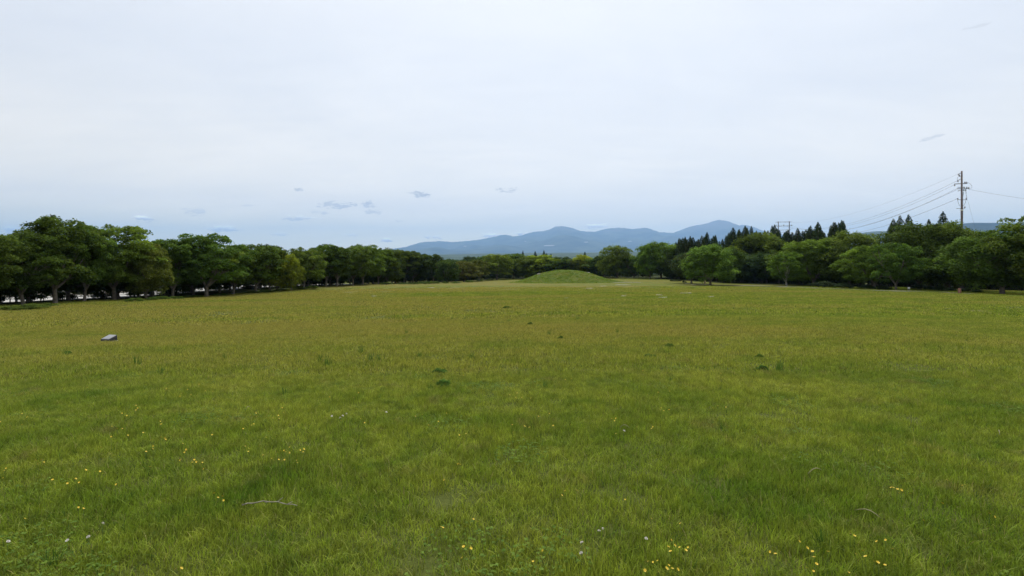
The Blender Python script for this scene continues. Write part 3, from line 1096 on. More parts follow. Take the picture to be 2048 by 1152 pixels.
# dense understorey that closes the view under the crowns of the right-hand wood and beyond the mound
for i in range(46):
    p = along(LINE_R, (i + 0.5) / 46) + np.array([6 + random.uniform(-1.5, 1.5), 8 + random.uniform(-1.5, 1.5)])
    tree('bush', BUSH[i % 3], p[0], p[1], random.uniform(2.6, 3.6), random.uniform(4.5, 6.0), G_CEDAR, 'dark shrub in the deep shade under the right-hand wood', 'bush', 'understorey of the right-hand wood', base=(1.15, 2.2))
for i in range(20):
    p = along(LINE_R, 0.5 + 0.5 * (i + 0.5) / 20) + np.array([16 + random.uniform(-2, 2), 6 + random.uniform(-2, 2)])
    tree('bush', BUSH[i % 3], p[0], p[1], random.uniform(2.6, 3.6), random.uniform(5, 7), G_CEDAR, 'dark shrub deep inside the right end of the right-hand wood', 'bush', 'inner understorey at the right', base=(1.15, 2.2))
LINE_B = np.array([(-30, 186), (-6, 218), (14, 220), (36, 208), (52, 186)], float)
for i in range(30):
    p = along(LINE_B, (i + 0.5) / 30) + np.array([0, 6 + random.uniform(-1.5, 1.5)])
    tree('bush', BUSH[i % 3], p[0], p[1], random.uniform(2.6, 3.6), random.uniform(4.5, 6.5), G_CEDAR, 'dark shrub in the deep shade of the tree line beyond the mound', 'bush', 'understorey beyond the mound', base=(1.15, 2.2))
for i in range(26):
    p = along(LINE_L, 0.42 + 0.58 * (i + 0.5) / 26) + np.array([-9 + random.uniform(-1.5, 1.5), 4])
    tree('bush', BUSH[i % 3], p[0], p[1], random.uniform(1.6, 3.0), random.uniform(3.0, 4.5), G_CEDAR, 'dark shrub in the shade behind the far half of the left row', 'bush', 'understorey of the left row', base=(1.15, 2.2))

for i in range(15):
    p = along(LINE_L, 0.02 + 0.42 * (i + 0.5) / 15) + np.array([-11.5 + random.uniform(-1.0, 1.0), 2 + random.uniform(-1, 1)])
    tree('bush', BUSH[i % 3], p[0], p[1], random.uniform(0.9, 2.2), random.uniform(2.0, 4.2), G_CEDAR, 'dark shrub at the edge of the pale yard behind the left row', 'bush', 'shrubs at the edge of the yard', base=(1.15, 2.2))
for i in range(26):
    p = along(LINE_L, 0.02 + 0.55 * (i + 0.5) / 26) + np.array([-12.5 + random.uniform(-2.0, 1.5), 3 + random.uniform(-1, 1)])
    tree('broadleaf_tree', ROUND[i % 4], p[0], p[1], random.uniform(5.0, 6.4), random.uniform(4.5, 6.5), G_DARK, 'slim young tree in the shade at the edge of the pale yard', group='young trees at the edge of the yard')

# litter sheets under the woods, their dark colour standing in for tree shade
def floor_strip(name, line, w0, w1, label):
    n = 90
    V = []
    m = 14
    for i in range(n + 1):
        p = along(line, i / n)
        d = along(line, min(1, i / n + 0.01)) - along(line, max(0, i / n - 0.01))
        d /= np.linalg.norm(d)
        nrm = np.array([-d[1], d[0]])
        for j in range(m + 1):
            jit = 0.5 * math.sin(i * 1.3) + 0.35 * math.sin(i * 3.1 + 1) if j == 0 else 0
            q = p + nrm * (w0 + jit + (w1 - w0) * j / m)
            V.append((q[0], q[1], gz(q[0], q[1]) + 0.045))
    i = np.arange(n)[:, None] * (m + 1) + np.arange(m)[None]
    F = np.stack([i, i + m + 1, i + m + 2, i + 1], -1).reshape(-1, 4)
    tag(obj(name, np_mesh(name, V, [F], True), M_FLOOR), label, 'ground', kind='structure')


floor_strip('woodland_shade_floor', LINE_L, -0.6, 13, 'ground coloured dark for shade under the trees of the left row')
floor_strip('woodland_shade_floor', LINE_R + np.array([-1.0, -1.0]), -0.2, 90, 'ground coloured dark for shade under the right-hand wood')
floor_strip('woodland_shade_floor', np.array([(-6, 213), (10, 214), (30, 205), (45, 190), (50, 179)], float), 0.5, 60, 'ground coloured dark for shade under the tree line beyond the mound')
# ------------------------------------------------------------------ turf
def blades(n, radius, hmin, hmax, width, rng, segs=3, lean=0.55):
    a = rng.uniform(0, 6.283, n)
    r = radius * np.sqrt(rng.random(n))
    base = np.stack([r * np.cos(a), r * np.sin(a), np.full(n, -0.006)], 1)
    h = rng.uniform(hmin, hmax, n)
    la = rng.uniform(0, 6.283, n)
    ln = np.abs(rng.normal(0, lean, n)) * h
    dirv = np.stack([np.cos(la), np.sin(la), np.zeros(n)], 1)
    fa = rng.uniform(0, 6.283, n)
    side = np.stack([np.cos(fa), np.sin(fa), np.zeros(n)], 1)
    w = width * rng.uniform(0.7, 1.3, n)
    V = []
    for s in range(segs + 1):
        q = s / segs
        c = base + np.stack([np.zeros(n), np.zeros(n), h * (q - 0.22 * q * q)], 1) + dirv * (ln * q * q)[:, None]
        if s < segs:
            ww = (w * (1 - 0.75 * q) / 2)[:, None]
            V += [c - side * ww, c + side * ww]
        else:
            V.append(c)
    k = 2 * segs + 1
    V = np.stack(V, 1).reshape(-1, 3)
    o = np.arange(n) * k
    Q = np.concatenate([np.stack([o + 2 * s, o + 2 * s + 1, o + 2 * s + 3, o + 2 * s + 2], -1) for s in range(segs - 1)]) if segs > 1 else np.zeros((0, 4), int)
    T = np.stack([o + 2 * segs - 2, o + 2 * segs - 1, o + 2 * segs], -1)
    return V, Q, T, k


def turf_patch(name, n, radius, hmin, hmax, width, seed, segs=3, m=None):
    rng = np.random.default_rng(seed)
    V, Q, T, k = blades(n, radius, hmin, hmax, width, rng, segs)
    me = np_mesh(name, V, [Q, T])
    tone = np.clip(rng.normal(0.5, 0.22, n), 0.0, 0.999)
    point_attr(me, 'tone', np.repeat(tone, k))
    me.materials.append(m or M_BLADE)
    return bpy.data.objects.new(name, me)


def scatter(name, sources, P, rz, sc, idx, label):
    src = bpy.data.collections.new(name + '_source')
    for s in sources:
        src.objects.link(s)
    me = bpy.data.meshes.new(name)
    me.vertices.add(len(P))
    me.vertices.foreach_set('co', np.asarray(P, np.float32).ravel())
    point_attr(me, 'rz', rz)
    point_attr(me, 'sc', sc)
    a = me.attributes.new('idx', 'INT', 'POINT')
    a.data.foreach_set('value', np.asarray(idx, np.int32))
    o = obj(name, me)
    ng = bpy.data.node_groups.new(name + '_scatter', 'GeometryNodeTree')
    ng.interface.new_socket('Geometry', in_out='INPUT', socket_type='NodeSocketGeometry')
    ng.interface.new_socket('Geometry', in_out='OUTPUT', socket_type='NodeSocketGeometry')
    N, L = ng.nodes, ng.links
    gi, go = N.new('NodeGroupInput'), N.new('NodeGroupOutput')
    ci = N.new('GeometryNodeCollectionInfo')
    ci.inputs['Collection'].default_value = src
    ci.inputs['Separate Children'].default_value = True
    ci.inputs['Reset Children'].default_value = True
    ip = N.new('GeometryNodeInstanceOnPoints')
    ip.inputs['Pick Instance'].default_value = True

    def named(nm, ty):
        q = N.new('GeometryNodeInputNamedAttribute')
        q.data_type = ty
        q.inputs['Name'].default_value = nm
        return q.outputs['Attribute']
    cx = N.new('ShaderNodeCombineXYZ')
    L.new(named('rz', 'FLOAT'), cx.inputs[2])
    sx = N.new('ShaderNodeCombineXYZ')
    s_ = named('sc', 'FLOAT')
    sx.inputs[0].default_value = 1.0
    sx.inputs[1].default_value = 1.0
    L.new(s_, sx.inputs[2])
    L.new(gi.outputs[0], ip.inputs['Points'])
    L.new(ci.outputs[0], ip.inputs['Instance'])
    L.new(named('idx', 'INT'), ip.inputs['Instance Index'])
    L.new(cx.outputs[0], ip.inputs['Rotation'])
    L.new(sx.outputs[0], ip.inputs['Scale'])
    L.new(ip.outputs[0], go.inputs[0])
    md = o.modifiers.new('scatter', 'NODES')
    md.node_group = ng
    tag(o, label, 'grass', kind='stuff')
    return o


def field_points(y0, y1, dens, margin, rng, fade=None):
    wmax = y1 * 1.02 + margin
    n = int(dens * (y1 - y0) * 2 * wmax)
    Y = rng.uniform(y0, y1, n)
    X = rng.uniform(-wmax, wmax, n)
    ok = np.abs(X) < Y * 1.02 + margin
    ok &= X > np.interp(Y, LINE_L[:, 1], LINE_L[:, 0]) - 0.3
    ok &= X < np.interp(Y, LINE_R[::-1, 1], LINE_R[::-1, 0]) + 0.3
    ok &= np.hypot(X - MOUND[0], Y - MOUND[1]) > MOUND[3] * 1.22
    if fade:
        ok &= rng.random(n) < np.clip((fade[1] - Y) / (fade[1] - fade[0]), 0, 1)
    X, Y = X[ok], Y[ok]
    return X, Y, ground(X, Y)


def turf(name, y0, y1, dens, margin, srcs, seed, label, fade=None):
    rng = np.random.default_rng(seed)
    X, Y, Z = field_points(y0, y1, dens, margin, rng, fade)
    n = len(X)
    hs = 1.0 + 0.32 * waves(X, Y, 1.7, 3) + 0.22 * waves(X, Y, 0.6, 4)
    scatter(name, srcs, np.stack([X, Y, Z], 1), rng.uniform(0, 6.283, n), np.clip(hs, 0.8, 1.9), rng.integers(0, len(srcs), n), label)
    return n


N1 = turf('near_grass', 1.4, 8.5, 80, 2.5, [turf_patch('near_turf', 130, 0.18, 0.03, 0.095, 0.0050, 201 + i) for i in range(6)], 1, 'short green meadow grass in the foreground')
N2 = turf('middle_grass', 8.0, 27.0, 15, 3.0, [turf_patch('middle_turf', 150, 0.42, 0.035, 0.10, 0.012, 211 + i, 2) for i in range(5)], 2, 'short meadow grass over the nearer half of the field')
N3 = turf('far_grass', 26.0, 110.0, 1.7, 3.0, [turf_patch('far_turf', 150, 1.1, 0.05, 0.14, 0.045, 221 + i, 2) for i in range(4)], 3, 'olive meadow grass over the far half of the field', fade=(60, 110))



# ground-hugging clover between the blades
def m_clover(t, out):
    at = t.node('ShaderNodeAttribute', attribute_name='tone')
    leafy(t, out, t.mix(at.outputs['Fac'], (0.085, 0.155, 0.020), (0.165, 0.250, 0.032)), 0.3, 0.6, 0.1)


M_CLOVER = mat('clover_leaf', m_clover)


def clover_patch(seed):
    rng = np.random.default_rng(seed)
    n = 55
    C, Nn = [], []
    for k in range(n):
        a, r = rng.uniform(0, 6.28), 0.24 * math.sqrt(rng.random())
        c = np.array([r * math.cos(a), r * math.sin(a), rng.uniform(0.02, 0.055)])
        b0 = rng.uniform(0, 6.28)
        for m in range(3):
            b = b0 + m * 2.094
            C.append(c + 0.0065 * np.array([math.cos(b), math.sin(b), 0.15]))
            Nn.append(np.array([rng.normal(0, .25), rng.normal(0, .25), 1.0]))
    V, F = leaf_quads(np.array(C), np.array(Nn), 0.014, 0.9, rng)
    me = np_mesh('clover_patch', V, [F])
    point_attr(me, 'tone', np.repeat(np.repeat(rng.random(n), 3), 4))
    me.materials.append(M_CLOVER)
    return bpy.data.objects.new('clover_patch', me)


rng = np.random.default_rng(31)
Xc, Yc, Zc = field_points(1.6, 9.0, 40, 2.0, rng)
kc = waves(Xc, Yc, 2.3, 6) + 0.8 * waves(Xc, Yc, 0.7, 1) + rng.normal(0, 0.55, len(Xc)) > 1.75
Xc, Yc, Zc = Xc[kc], Yc[kc], Zc[kc]
scatter('clover_leaves', [clover_patch(251 + i) for i in range(4)], np.stack([Xc, Yc, Zc], 1), rng.uniform(0, 6.28, len(Xc)), rng.uniform(0.8, 1.4, len(Xc)), rng.integers(0, 4, len(Xc)), 'patches of small clover leaves in the foreground grass')

rng = np.random.default_rng(9)
Xm, Ym = rng.uniform(-19, 19, 6000), rng.uniform(-18, 18, 6000)
okm = np.hypot(Xm, Ym) < 16.5
Xm, Ym = Xm[okm] + MOUND[0], Ym[okm] + MOUND[1]
M_MBLADE = mat('mound_grass_blade', m_mound_blade)
scatter('mound_grass', [turf_patch('mound_tuft', 60, 0.5, 0.04, 0.15, 0.045, 241 + i, 2, M_MBLADE) for i in range(3)], np.stack([Xm, Ym, mound_z(Xm, Ym)], 1), rng.uniform(0, 6.28, len(Xm)),
        np.clip(1 + 0.5 * waves(Xm, Ym, 3.0, 2), 0.5, 1.8), rng.integers(0, 3, len(Xm)), 'rough grass growing over the round mound')

# ------------------------------------------------------------------ single tall tufts and weeds
def m_tuft(t, out):
    at = t.node('ShaderNodeAttribute', attribute_name='tone')
    c = t.mix(at.outputs['Fac'], (0.060, 0.125, 0.022), (0.12, 0.195, 0.034))
    leafy(t, out, c, 0.3, 0.5, 0.2)


M_TUFT = mat('coarse_grass', m_tuft)


def tuft_mesh(seed):
    rng = np.random.default_rng(seed)
    V, Q, T, k = blades(26, 0.07, 0.16, 0.36, 0.012, rng, 3, 0.28)
    me = np_mesh('coarse_tuft', V, [Q, T])
    point_attr(me, 'tone', np.repeat(rng.random(26), k))
    me.materials.append(M_TUFT)
    return me


TUFT = [tuft_mesh(301 + i) for i in range(4)]
TUFTS = [(322, 750, 'left end of the foreground'), (450, 720, 'left of centre'), (130, 711, 'below the stone marker, to its left'), (275, 731, 'below and right of the stone marker'), (722, 708, 'left of the pair of dark weeds'),
         (740, 724, 'just below a smaller tuft, left of the dark weeds'), (756, 724, 'right half of the tuft pair left of the dark weeds'), (839, 716, 'tall, above the dark weed clump'), (943, 719, 'right above the dark weed clump'), (640, 725, 'left of centre in the flowering grass'),
         (655, 735, 'short, left of centre in the flowering grass'), (1340, 765, 'right of centre in the foreground'), (1098, 671, 'below the row of far weeds'), (1235, 667, 'right of the far weeds'), (930, 640, 'far, left of the far weeds'), (813, 668, 'middle distance left of centre'),
         (1090, 778, 'right of the dark weed clump'), (861, 782, 'against the left side of the dark weed clump'), (904, 640, 'far, left of centre below the mound'), (570, 790, 'thin, in the left flowering grass'), (1155, 640, 'far, below the mound'),
         (1480, 640, 'far right of centre'), (1560, 745, 'right foreground'), (1645, 1092, 'very near, right of the bottom clover'), (105, 1135, 'bottom left corner'), (1445, 860, 'right of centre near')]
for i, (px, py, where) in enumerate(TUFTS):
    X, Y, Z = on_ground(px, py)
    o = obj('grass_tuft', TUFT[i % 4], None, None, (X, Y, Z), random.uniform(0, 6.28))
    s = random.uniform(0.65, 1.0) * (1.0 if 8 < Y else 0.6)
    o.scale = (s, s, s)
    tag(o, f'coarse dark grass tuft, {where}', 'grass tuft', 'coarse grass tufts')

WEEDS = [(886, 778, 44, 20, 'largest dark leafy weed clump in the middle foreground'), (878, 750, 40, 7, 'flat dark weed just behind the largest clump'), (1060, 651, 16, 7, 'round dark weed far below the mound'), (1018, 643, 18, 4, 'small flat weed left of the round far weed'),
         (1014, 617, 20, 5, 'farthest flat weed below the mound'), (1122, 679, 18, 4, 'low weed right of the round far weed'), (1302, 718, 40, 5, 'flat spreading weed right of centre'), (1342, 696, 24, 5, 'flat weed farther right of centre'), (1530, 744, 36, 6, 'flat weed in the right foreground'),
         (1524, 718, 22, 4, 'flat weed behind the right foreground weed'), (128, 711, 18, 7, 'leafy weed left below the stone marker'), (1100, 632, 10, 4, 'tiny weed far below the mound')]
for i, (px, py, w, h, lab) in enumerate(WEEDS):
    X, Y, Z = on_ground(px, py)
    tree('weed', BUSH[i % 3], X, Y + 0.1, max(1.0 * h / FPX * Y, 0.10), 0.85 * w / FPX * Y, (0.090, 0.165, 0.034), lab, 'weed', 'dark weeds in the field', base=(1.0, 2.2), z=Z - 0.01)
for o in bpy.data.objects:
    if o.parent and o.parent.name.startswith('weed'):
        o.name = 'foliage' if o.name.startswith('crown') else 'stem'

# ------------------------------------------------------------------ flowers
M_YELLOW = mat('yellow_petal', m_simple((0.62, 0.44, 0.03), 0.5, 0.15, 40))
M_STEM = mat('flower_stem', m_simple((0.07, 0.12, 0.03), 0.6, 0.2, 30))
M_WHITE = mat('clover_white', m_simple((0.72, 0.68, 0.62), 0.7, 0.12, 60))


def yellow_head():
    V, F = [], []
    for k in range(6):
        a = k * math.pi / 3
        d, s = np.array([math.cos(a), math.sin(a), 0]), np.array([-math.sin(a), math.cos(a), 0])
        b = len(V)
        V += [(0, 0, 0), tuple(d * .007 + s * .0048 + [0, 0, .002]), tuple(d * .0125 + [0, 0, .005]), tuple(d * .007 - s * .0048 + [0, 0, .002])]
        F.append((b, b + 1, b + 2, b + 3))
    b = len(V)
    V += [(0.003, 0, .001), (0, .003, .001), (-.003, 0, .001), (0, -.003, .001), (0, 0, .006)]
    tri = [(b, b + 1, b + 4), (b + 1, b + 2, b + 4), (b + 2, b + 3, b + 4), (b + 3, b, b + 4)]
    me = np_mesh('yellow_head', V, [np.array(F), np.array(tri)])
    me.materials.append(M_YELLOW)
    return me


def clover_head():
    rng = np.random.default_rng(5)
    n = 70
    d = rng.normal(size=(n, 3))
    d[:, 2] = np.abs(d[:, 2]) * 0.9 - 0.15
    d /= np.linalg.norm(d, axis=1, keepdims=True)
    V, F = [], []
    for k in range(n):
        u = np.cross(d[k], [0.3, 0.5, 0.8])
        u /= np.linalg.norm(u)
        b = len(V)
        V += [tuple(d[k] * .003 + [0, 0, .008]), tuple(d[k] * .009 + u * .0018 + [0, 0, .008]), tuple(d[k] * .0125 + [0, 0, .008]), tuple(d[k] * .009 - u * .0018 + [0, 0, .008])]
        F.append((b, b + 1, b + 2, b + 3))
    me = np_mesh('clover_head', V, [np.array(F)])
    me.materials.append(M_WHITE)
    return me


def stem_me(h):
    me = tube_mesh('flower_stem', [(np.array([(0, 0, -.02), (.004, .002, h * .5), (0, 0, h)]), [.0014, .0012, .001])], 4)
    me.materials.append(M_STEM)
    return me


HEAD_Y, HEAD_W, STEM_ME = yellow_head(), clover_head(), stem_me(0.13)


def flower(name, head, px, py, label, cat, group, sc=1.0, hgt=1.0):
    hgt = hgt * 0.125 / (0.13 * sc) if cat == 'flower' else hgt
    X, Y, Z = on_ground(px, py + 0.11 * hgt / 3.0 * 0)
    # the head stands above the turf: step forward so that the head, not the foot, meets the sight line
    lift = 0.13 * hgt * sc
    Y2 = Y * (EYE - Z - lift) / (EYE - Z)
    X2 = X * Y2 / Y
    r = empty(name, (X2, Y2, gz(X2, Y2)), random.uniform(0, 6.28))
    r.scale = (sc, sc, sc * hgt)
    s = bpy.data.objects.new('stem', STEM_ME)
    h = bpy.data.objects.new('flower_head', head)
    h.location = (0, 0, 0.13)
    h.rotation_euler = (random.uniform(-.5, .5), random.uniform(-.5, .5), 0)
    h.scale = (1, 1, 1 / hgt)
    for c in (s, h):
        COL.objects.link(c)
        c.parent = r
    tag(r, label, cat, group)


YF = [(8, 945), (12, 940), (6, 960), (72, 925), (76, 932), (82, 924), (88, 928), (105, 963), (135, 971), (150, 962), (158, 970), (152, 962), (172, 945), (180, 950), (190, 947), (200, 948), (207, 952), (232, 974), (60, 1013), (157, 1020), (167, 1021), (50, 1042), (198, 997), (376, 1036),
      (352, 1143), (363, 1142), (300, 938), (360, 925), (385, 930), (407, 942), (428, 992), (436, 1000), (447, 1006), (445, 998), (717, 934), (722, 936), (888, 965), (901, 977), (916, 932), (920, 934), (882, 1058), (886, 1059), (927, 1098), (942, 1101), (924, 1119), (947, 1043), (955, 1047), (930, 1058),
      (1085, 1104), (1066, 1126), (1130, 986), (1153, 986), (1124, 995), (1250, 1003), (1303, 1041), (1360, 1051), (1343, 1084), (1337, 1097), (1350, 1094), (1359, 1098), (1372, 1104), (1376, 1098), (1341, 1106), (1381, 1110), (1296, 1126), (1306, 1128), (1315, 1125), (1338, 1134), (1345, 1140), (1334, 1141),
      (1356, 1142), (1317, 1147), (1290, 1144), (1700, 1067), (1701, 1071), (1709, 1075), (1599, 1086), (1540, 1107), (1551, 1111), (1615, 1099), (1625, 1106), (1628, 1117), (1656, 1107), (1633, 1132), (1614, 1141), (1627, 1146), (1698, 1149), (1726, 1106), (1731, 1117), (1712, 1112), (1749, 1127), (1756, 1128), (1770, 1134),
      (1753, 1087), (1771, 1084), (1785, 1102), (1746, 905), (1757, 906), (1782, 980), (1787, 981), (1795, 984), (1803, 986), (1799, 991), (1820, 993), (1885, 1012), (1925, 975), (1930, 974), (1847, 1046), (1894, 965), (1979, 1032), (1990, 1039)]
def zone(px, py):
    """label and group by where the flower grows"""
    if py > 1035:
        a = 'bottom left corner' if px < 700 else 'bottom centre left of the clover' if px < 1150 else 'bottom centre right of the clover' if px < 1480 else 'bottom right'
    elif py > 900:
        a = 'left edge' if px < 270 else 'grass above the fallen stick' if px < 800 else 'middle of the lower grass' if px < 1500 else 'right lower grass'
    else:
        a = 'band of flowers at far left' if px < 330 else 'band of flowers left of the dark weed clump' if px < 850 else 'grass around and right of the dark weed clump'
    return f'small yellow flower in the {a}', f'small yellow flowers, {a}'
for (px, py) in YF:
    lab, grp = zone(px, py)
    flower('yellow_flower', HEAD_Y, px, py, lab, 'flower', grp, random.uniform(0.45, 0.78), random.uniform(0.85, 1.15))
rf = random.Random(12)
cnt = 0
while cnt < 175:
    if rf.random() < 0.72:
        px, py = rf.gauss(380, 260), rf.uniform(775, 930)
    else:
        px, py = rf.gauss(1150, 180), rf.uniform(745, 880)
    if not (0 < px < 2040):
        continue
    for _ in range(rf.randint(1, 4)):
        if cnt < 175:
            fx, fy = px + rf.gauss(0, 14), py + rf.gauss(0, 4)
            lab, grp = zone(fx, fy)
            flower('yellow_flower', HEAD_Y, fx, fy, lab, 'flower', grp, rf.uniform(0.5, 0.75), rf.uniform(0.85, 1.15))
            cnt += 1
CL = [(16, 1090, 'white clover head at the bottom left edge'), (135, 1088, 'pinkish faded clover head near the bottom left'), (205, 1054, 'white clover head standing alone at lower left'), (177, 1081, 'small white clover head right of the faded one at lower left'),
      (1205, 1063, 'largest white clover head right of the bottom centre'), (1198, 1068, 'small clover head touching the largest one'), (1164, 1091, 'clover head left below the largest one'), (1163, 1111, 'faded clover head lowest below the largest one'), (1292, 1083, 'white clover head alone, right of the largest one'),
      (685, 838, 'left white clover of the far group of four'), (681, 842, 'second white clover of the far group of four'), (692, 834, 'highest white clover of the far group of four'), (664, 838, 'white clover left beside the far group'), (772, 831, 'single white clover right of the far group'), (1247, 868, 'pale clover head in the right middle grass')]
for (px, py, lab) in CL:
    flower('clover_flower', HEAD_W, px, py, lab, 'flower', 'white clover flowers', 0.75 if py > 1000 else 1.0, 1.0)

# butterfly-pale bit of litter, dry blades and the fallen stick
M_DRY = mat('dry_straw', m_simple((0.30, 0.26, 0.15), 0.8, 0.2, 30))
M_STICK = mat('dead_wood', m_simple((0.30, 0.265, 0.21), 0.9, 0.4, 25, 0.1, bump=0.004))
for (px, py, ln, ang, lab) in [(1998, 880, .13, 0.9, 'pale dry grass stalk lying at the right edge'), (1250, 868, .10, -0.5, 'pale curved dry stalk right of centre'), (496, 828, .07, 1.3, 'small whitish dry leaf in the left flowering grass'), (1630, 960, .16, .4, 'thin dry stalk in the right foreground'), (1735, 1048, .14, 2.4, 'brownish dry blade among right foreground flowers')]:
    X, Y, Z = on_ground(px, py)
    q = np.linspace(0, 1, 6)
    P = np.stack([ln * (q - .5) * math.cos(ang), ln * (q - .5) * math.sin(ang), 0.06 + .03 * np.sin(q * 3.1)], 1)
    tag(obj('dry_stalk', tube_mesh('dry_stalk', [(P, np.array([.001, .0022, .003, .003, .002, .0008]))], 5), M_DRY, None, (X, Y, Z)), lab, 'dry stalk', 'dry stalks lying in the grass')
X, Y, Z = on_ground(540, 1034)
L = 112 / FPX * Y
q = np.linspace(0, 1, 12)
P = np.stack([L * (q - .5), 0.012 * np.sin(q * 5), 0.075 + 0.02 * np.sin(q * 3.0) + .004 * np.sin(q * 22)], 1)
st = tag(empty('fallen_stick', (X, Y, Z), 0.0), 'thin grey-brown dead stick lying in the foreground grass', 'stick')
obj('stick_shaft', tube_mesh('stick_shaft', [(P, np.linspace(.0040, .0022, 12))], 7), M_STICK, st)
for k, (i0, dx, dz) in enumerate(((7, .03, .022), (4, .02, -.02), (9, .03, .012))):
    obj('twig', tube_mesh('twig', [(np.array([P[i0], P[i0] + [dx * .6, .006, dz * .6], P[i0] + [dx, .012, dz]]), [.003, .0024, .0012])], 5), M_STICK, st)

# ------------------------------------------------------------------ stone marker
M_STONE = mat('dark_granite', m_simple((0.04, 0.04, 0.042), 0.7, 0.3, 40, 0.4, bump=0.004))
M_PLATE = mat('polished_plaque', m_simple((0.25, 0.255, 0.26), 0.45, 0.12, 12, 0.6))
M_BASE = mat('concrete_footing', m_simple((0.36, 0.35, 0.31), 0.9, 0.2, 20, bump=0.004))
X, Y, Z = on_ground(211, 685.5)
s = Y / FPX
W, Hh, Dp = 21.5 * s, 13.5 * s, 0.30
root = tag(empty('stone_marker', (X, Y + Dp / 2, Z - 0.01), R(-14)), 'low dark stone marker with sloping pale plaque, left in the field', 'stone marker')
Hf = Hh * 0.5
body = np.array([(-W / 2, -Dp / 2, 0.03), (W / 2, -Dp / 2, 0.03), (W / 2, Dp / 2, 0.03), (-W / 2, Dp / 2, 0.03), (-W / 2, -Dp / 2, Hf), (W / 2, -Dp / 2, Hf), (W / 2, Dp / 2, Hh), (-W / 2, Dp / 2, Hh)])
bevel(obj('block', np_mesh('block', body, [BOXF]), M_STONE, root), 0.012)
sl = (Hh - Hf) / Dp
pl = []
for dz in (0.002, 0.016):
    for (ax, ay) in ((-.44, -.44), (.44, -.44), (.44, .44), (-.44, .44)):
        yy = ay * Dp
        pl.append((ax * W, yy, (Hf + Hh) / 2 + sl * yy + dz))
bevel(obj('plaque', np_mesh('plaque', pl, [BOXF]), M_PLATE, root), 0.003)
bevel(obj('footing', boxes_mesh('footing', [(0, 0, 0.025, W * 1.12, Dp * 1.12, 0.05)]), M_BASE, root), 0.01)

# ------------------------------------------------------------------ pale stone slabs set in the turf
M_SLAB = mat('pale_stone', m_simple((0.30, 0.28, 0.21), 0.95, 0.3, 2.0, 0.2, bump=0.02))
SLABS = [(1207, 573, 12, 3.2, 'bright pale flat stone at the right foot of the mound'), (1179, 577, 14, 2.0, 'long flat pale stone left of the bright one by the mound'), (1246, 593, 12, 4.0, 'greyish stone pair right below the mound'), (1318, 591, 11, 3.6, 'pale upper stone of the curved group right of the mound'),
         (1326, 596, 18, 3.0, 'pale lower stone of the curved group right of the mound'), (1371, 587, 22, 1.6, 'straight thin pale kerb stone right of the curved group'), (1422, 594, 12, 1.6, 'small pale stone farthest right in the field'), (1252, 565, 60, 1.6, 'long straight pale stone strip right of the mound'),
         (1246, 570, 30, 1.8, 'shorter pale strip below the long one'), (747, 593, 9, 4.0, 'small whitish stone on the left of the field'), (1132, 597, 7, 1.6, 'tiny pale stone in front of the mound'), (862, 576, 14, 1.5, 'thin pale stone at the left far edge of the field'), (880, 591, 10, 1.5, 'thin pale stone left of the mound'),
         (1513, 566, 1, 1, ''), (1375, 567.5, 10, 1.8, 'white stone by the dark bush near the round tree'), (1388, 569.5, 8, 1.2, 'thin white stone near the round tree'), (1893, 618, 18, 0.7, 'thin grey stone strip at far right of the field'), (1960, 623, 44, 0.8, 'long grey stone strip at far right of the field'), (1080, 541, 12, 3, '')]
for i, (px, py, w, h, lab) in enumerate(SLABS):
    if not lab:
        continue
    X, Y, Z = on_ground(px, py)
    low = 0.05 if px > 1880 else 0.0
    W = w / FPX * Y
    depth = max(0.4, h / FPX * Y * Y / (EYE - Z) * 0.32)
    rng = np.random.default_rng(500 + i)
    n = 11
    a = np.linspace(0, 2 * np.pi, n, endpoint=False)
    rr = 1 + rng.normal(0, 0.16, n) if w < 20 else 1 + rng.normal(0, 0.06, n)
    ex = 0.55 if w < 20 else 0.25
    cx_ = np.sign(np.cos(a)) * np.abs(np.cos(a)) ** ex * rr * W / 2
    cy_ = np.sign(np.sin(a)) * np.abs(np.sin(a)) ** ex * rr * depth / 2
    V = []
    for (sc_, dz) in ((1.0, -0.1), (1.0, 0.05), (0.9, 0.085)):
        for k in range(n):
            x, y = cx_[k] * sc_, cy_[k] * sc_
            V.append((x, y, gz(X + x, Y + y) - Z + dz - low + rng.normal(0, 0.012)))
    V.append((0, 0, 0.09 - low))
    Q = [(r_ * n + k, r_ * n + (k + 1) % n, (r_ + 1) * n + (k + 1) % n, (r_ + 1) * n + k) for r_ in range(2) for k in range(n)]
    T = [(2 * n + k, 2 * n + (k + 1) % n, 3 * n) for k in range(n)]
    tag(obj('flat_stone', np_mesh('flat_stone', V, [np.array(Q), np.array(T)]), M_SLAB, None, (X, Y, Z)), lab, 'stone', 'flat stones set in the turf')
# two stones lying on the crown of the mound
for (px, lab) in ((1080, 'white stones on the left shoulder of the mound'), (1177, 'pale stone on the right shoulder of the mound')):
    by = MOUND[1]
    x = (px - 1024) / FPX * (by - 1)
    z = float(mound_z(np.array([x]), np.array([by]))[0])
    V = [(a_ * (1 + .2 * math.sin(7 * b_ + a_)), b_, c_ * (1 - .2 * abs(a_))) for (a_, b_, c_) in
         [(-.8, -.4, -.2), (.8, -.4, -.2), (.8, .4, -.2), (-.8, .4, -.2), (-.6, -.3, .26), (.5, -.3, .18), (.6, .3, .2), (-.5, .3, .28)]]
    bevel(tag(obj('flat_stone', np_mesh('flat_stone', V, [BOXF]), M_SLAB, None, (x, by, z)), lab, 'stone', 'stones on the mound'), 0.08)

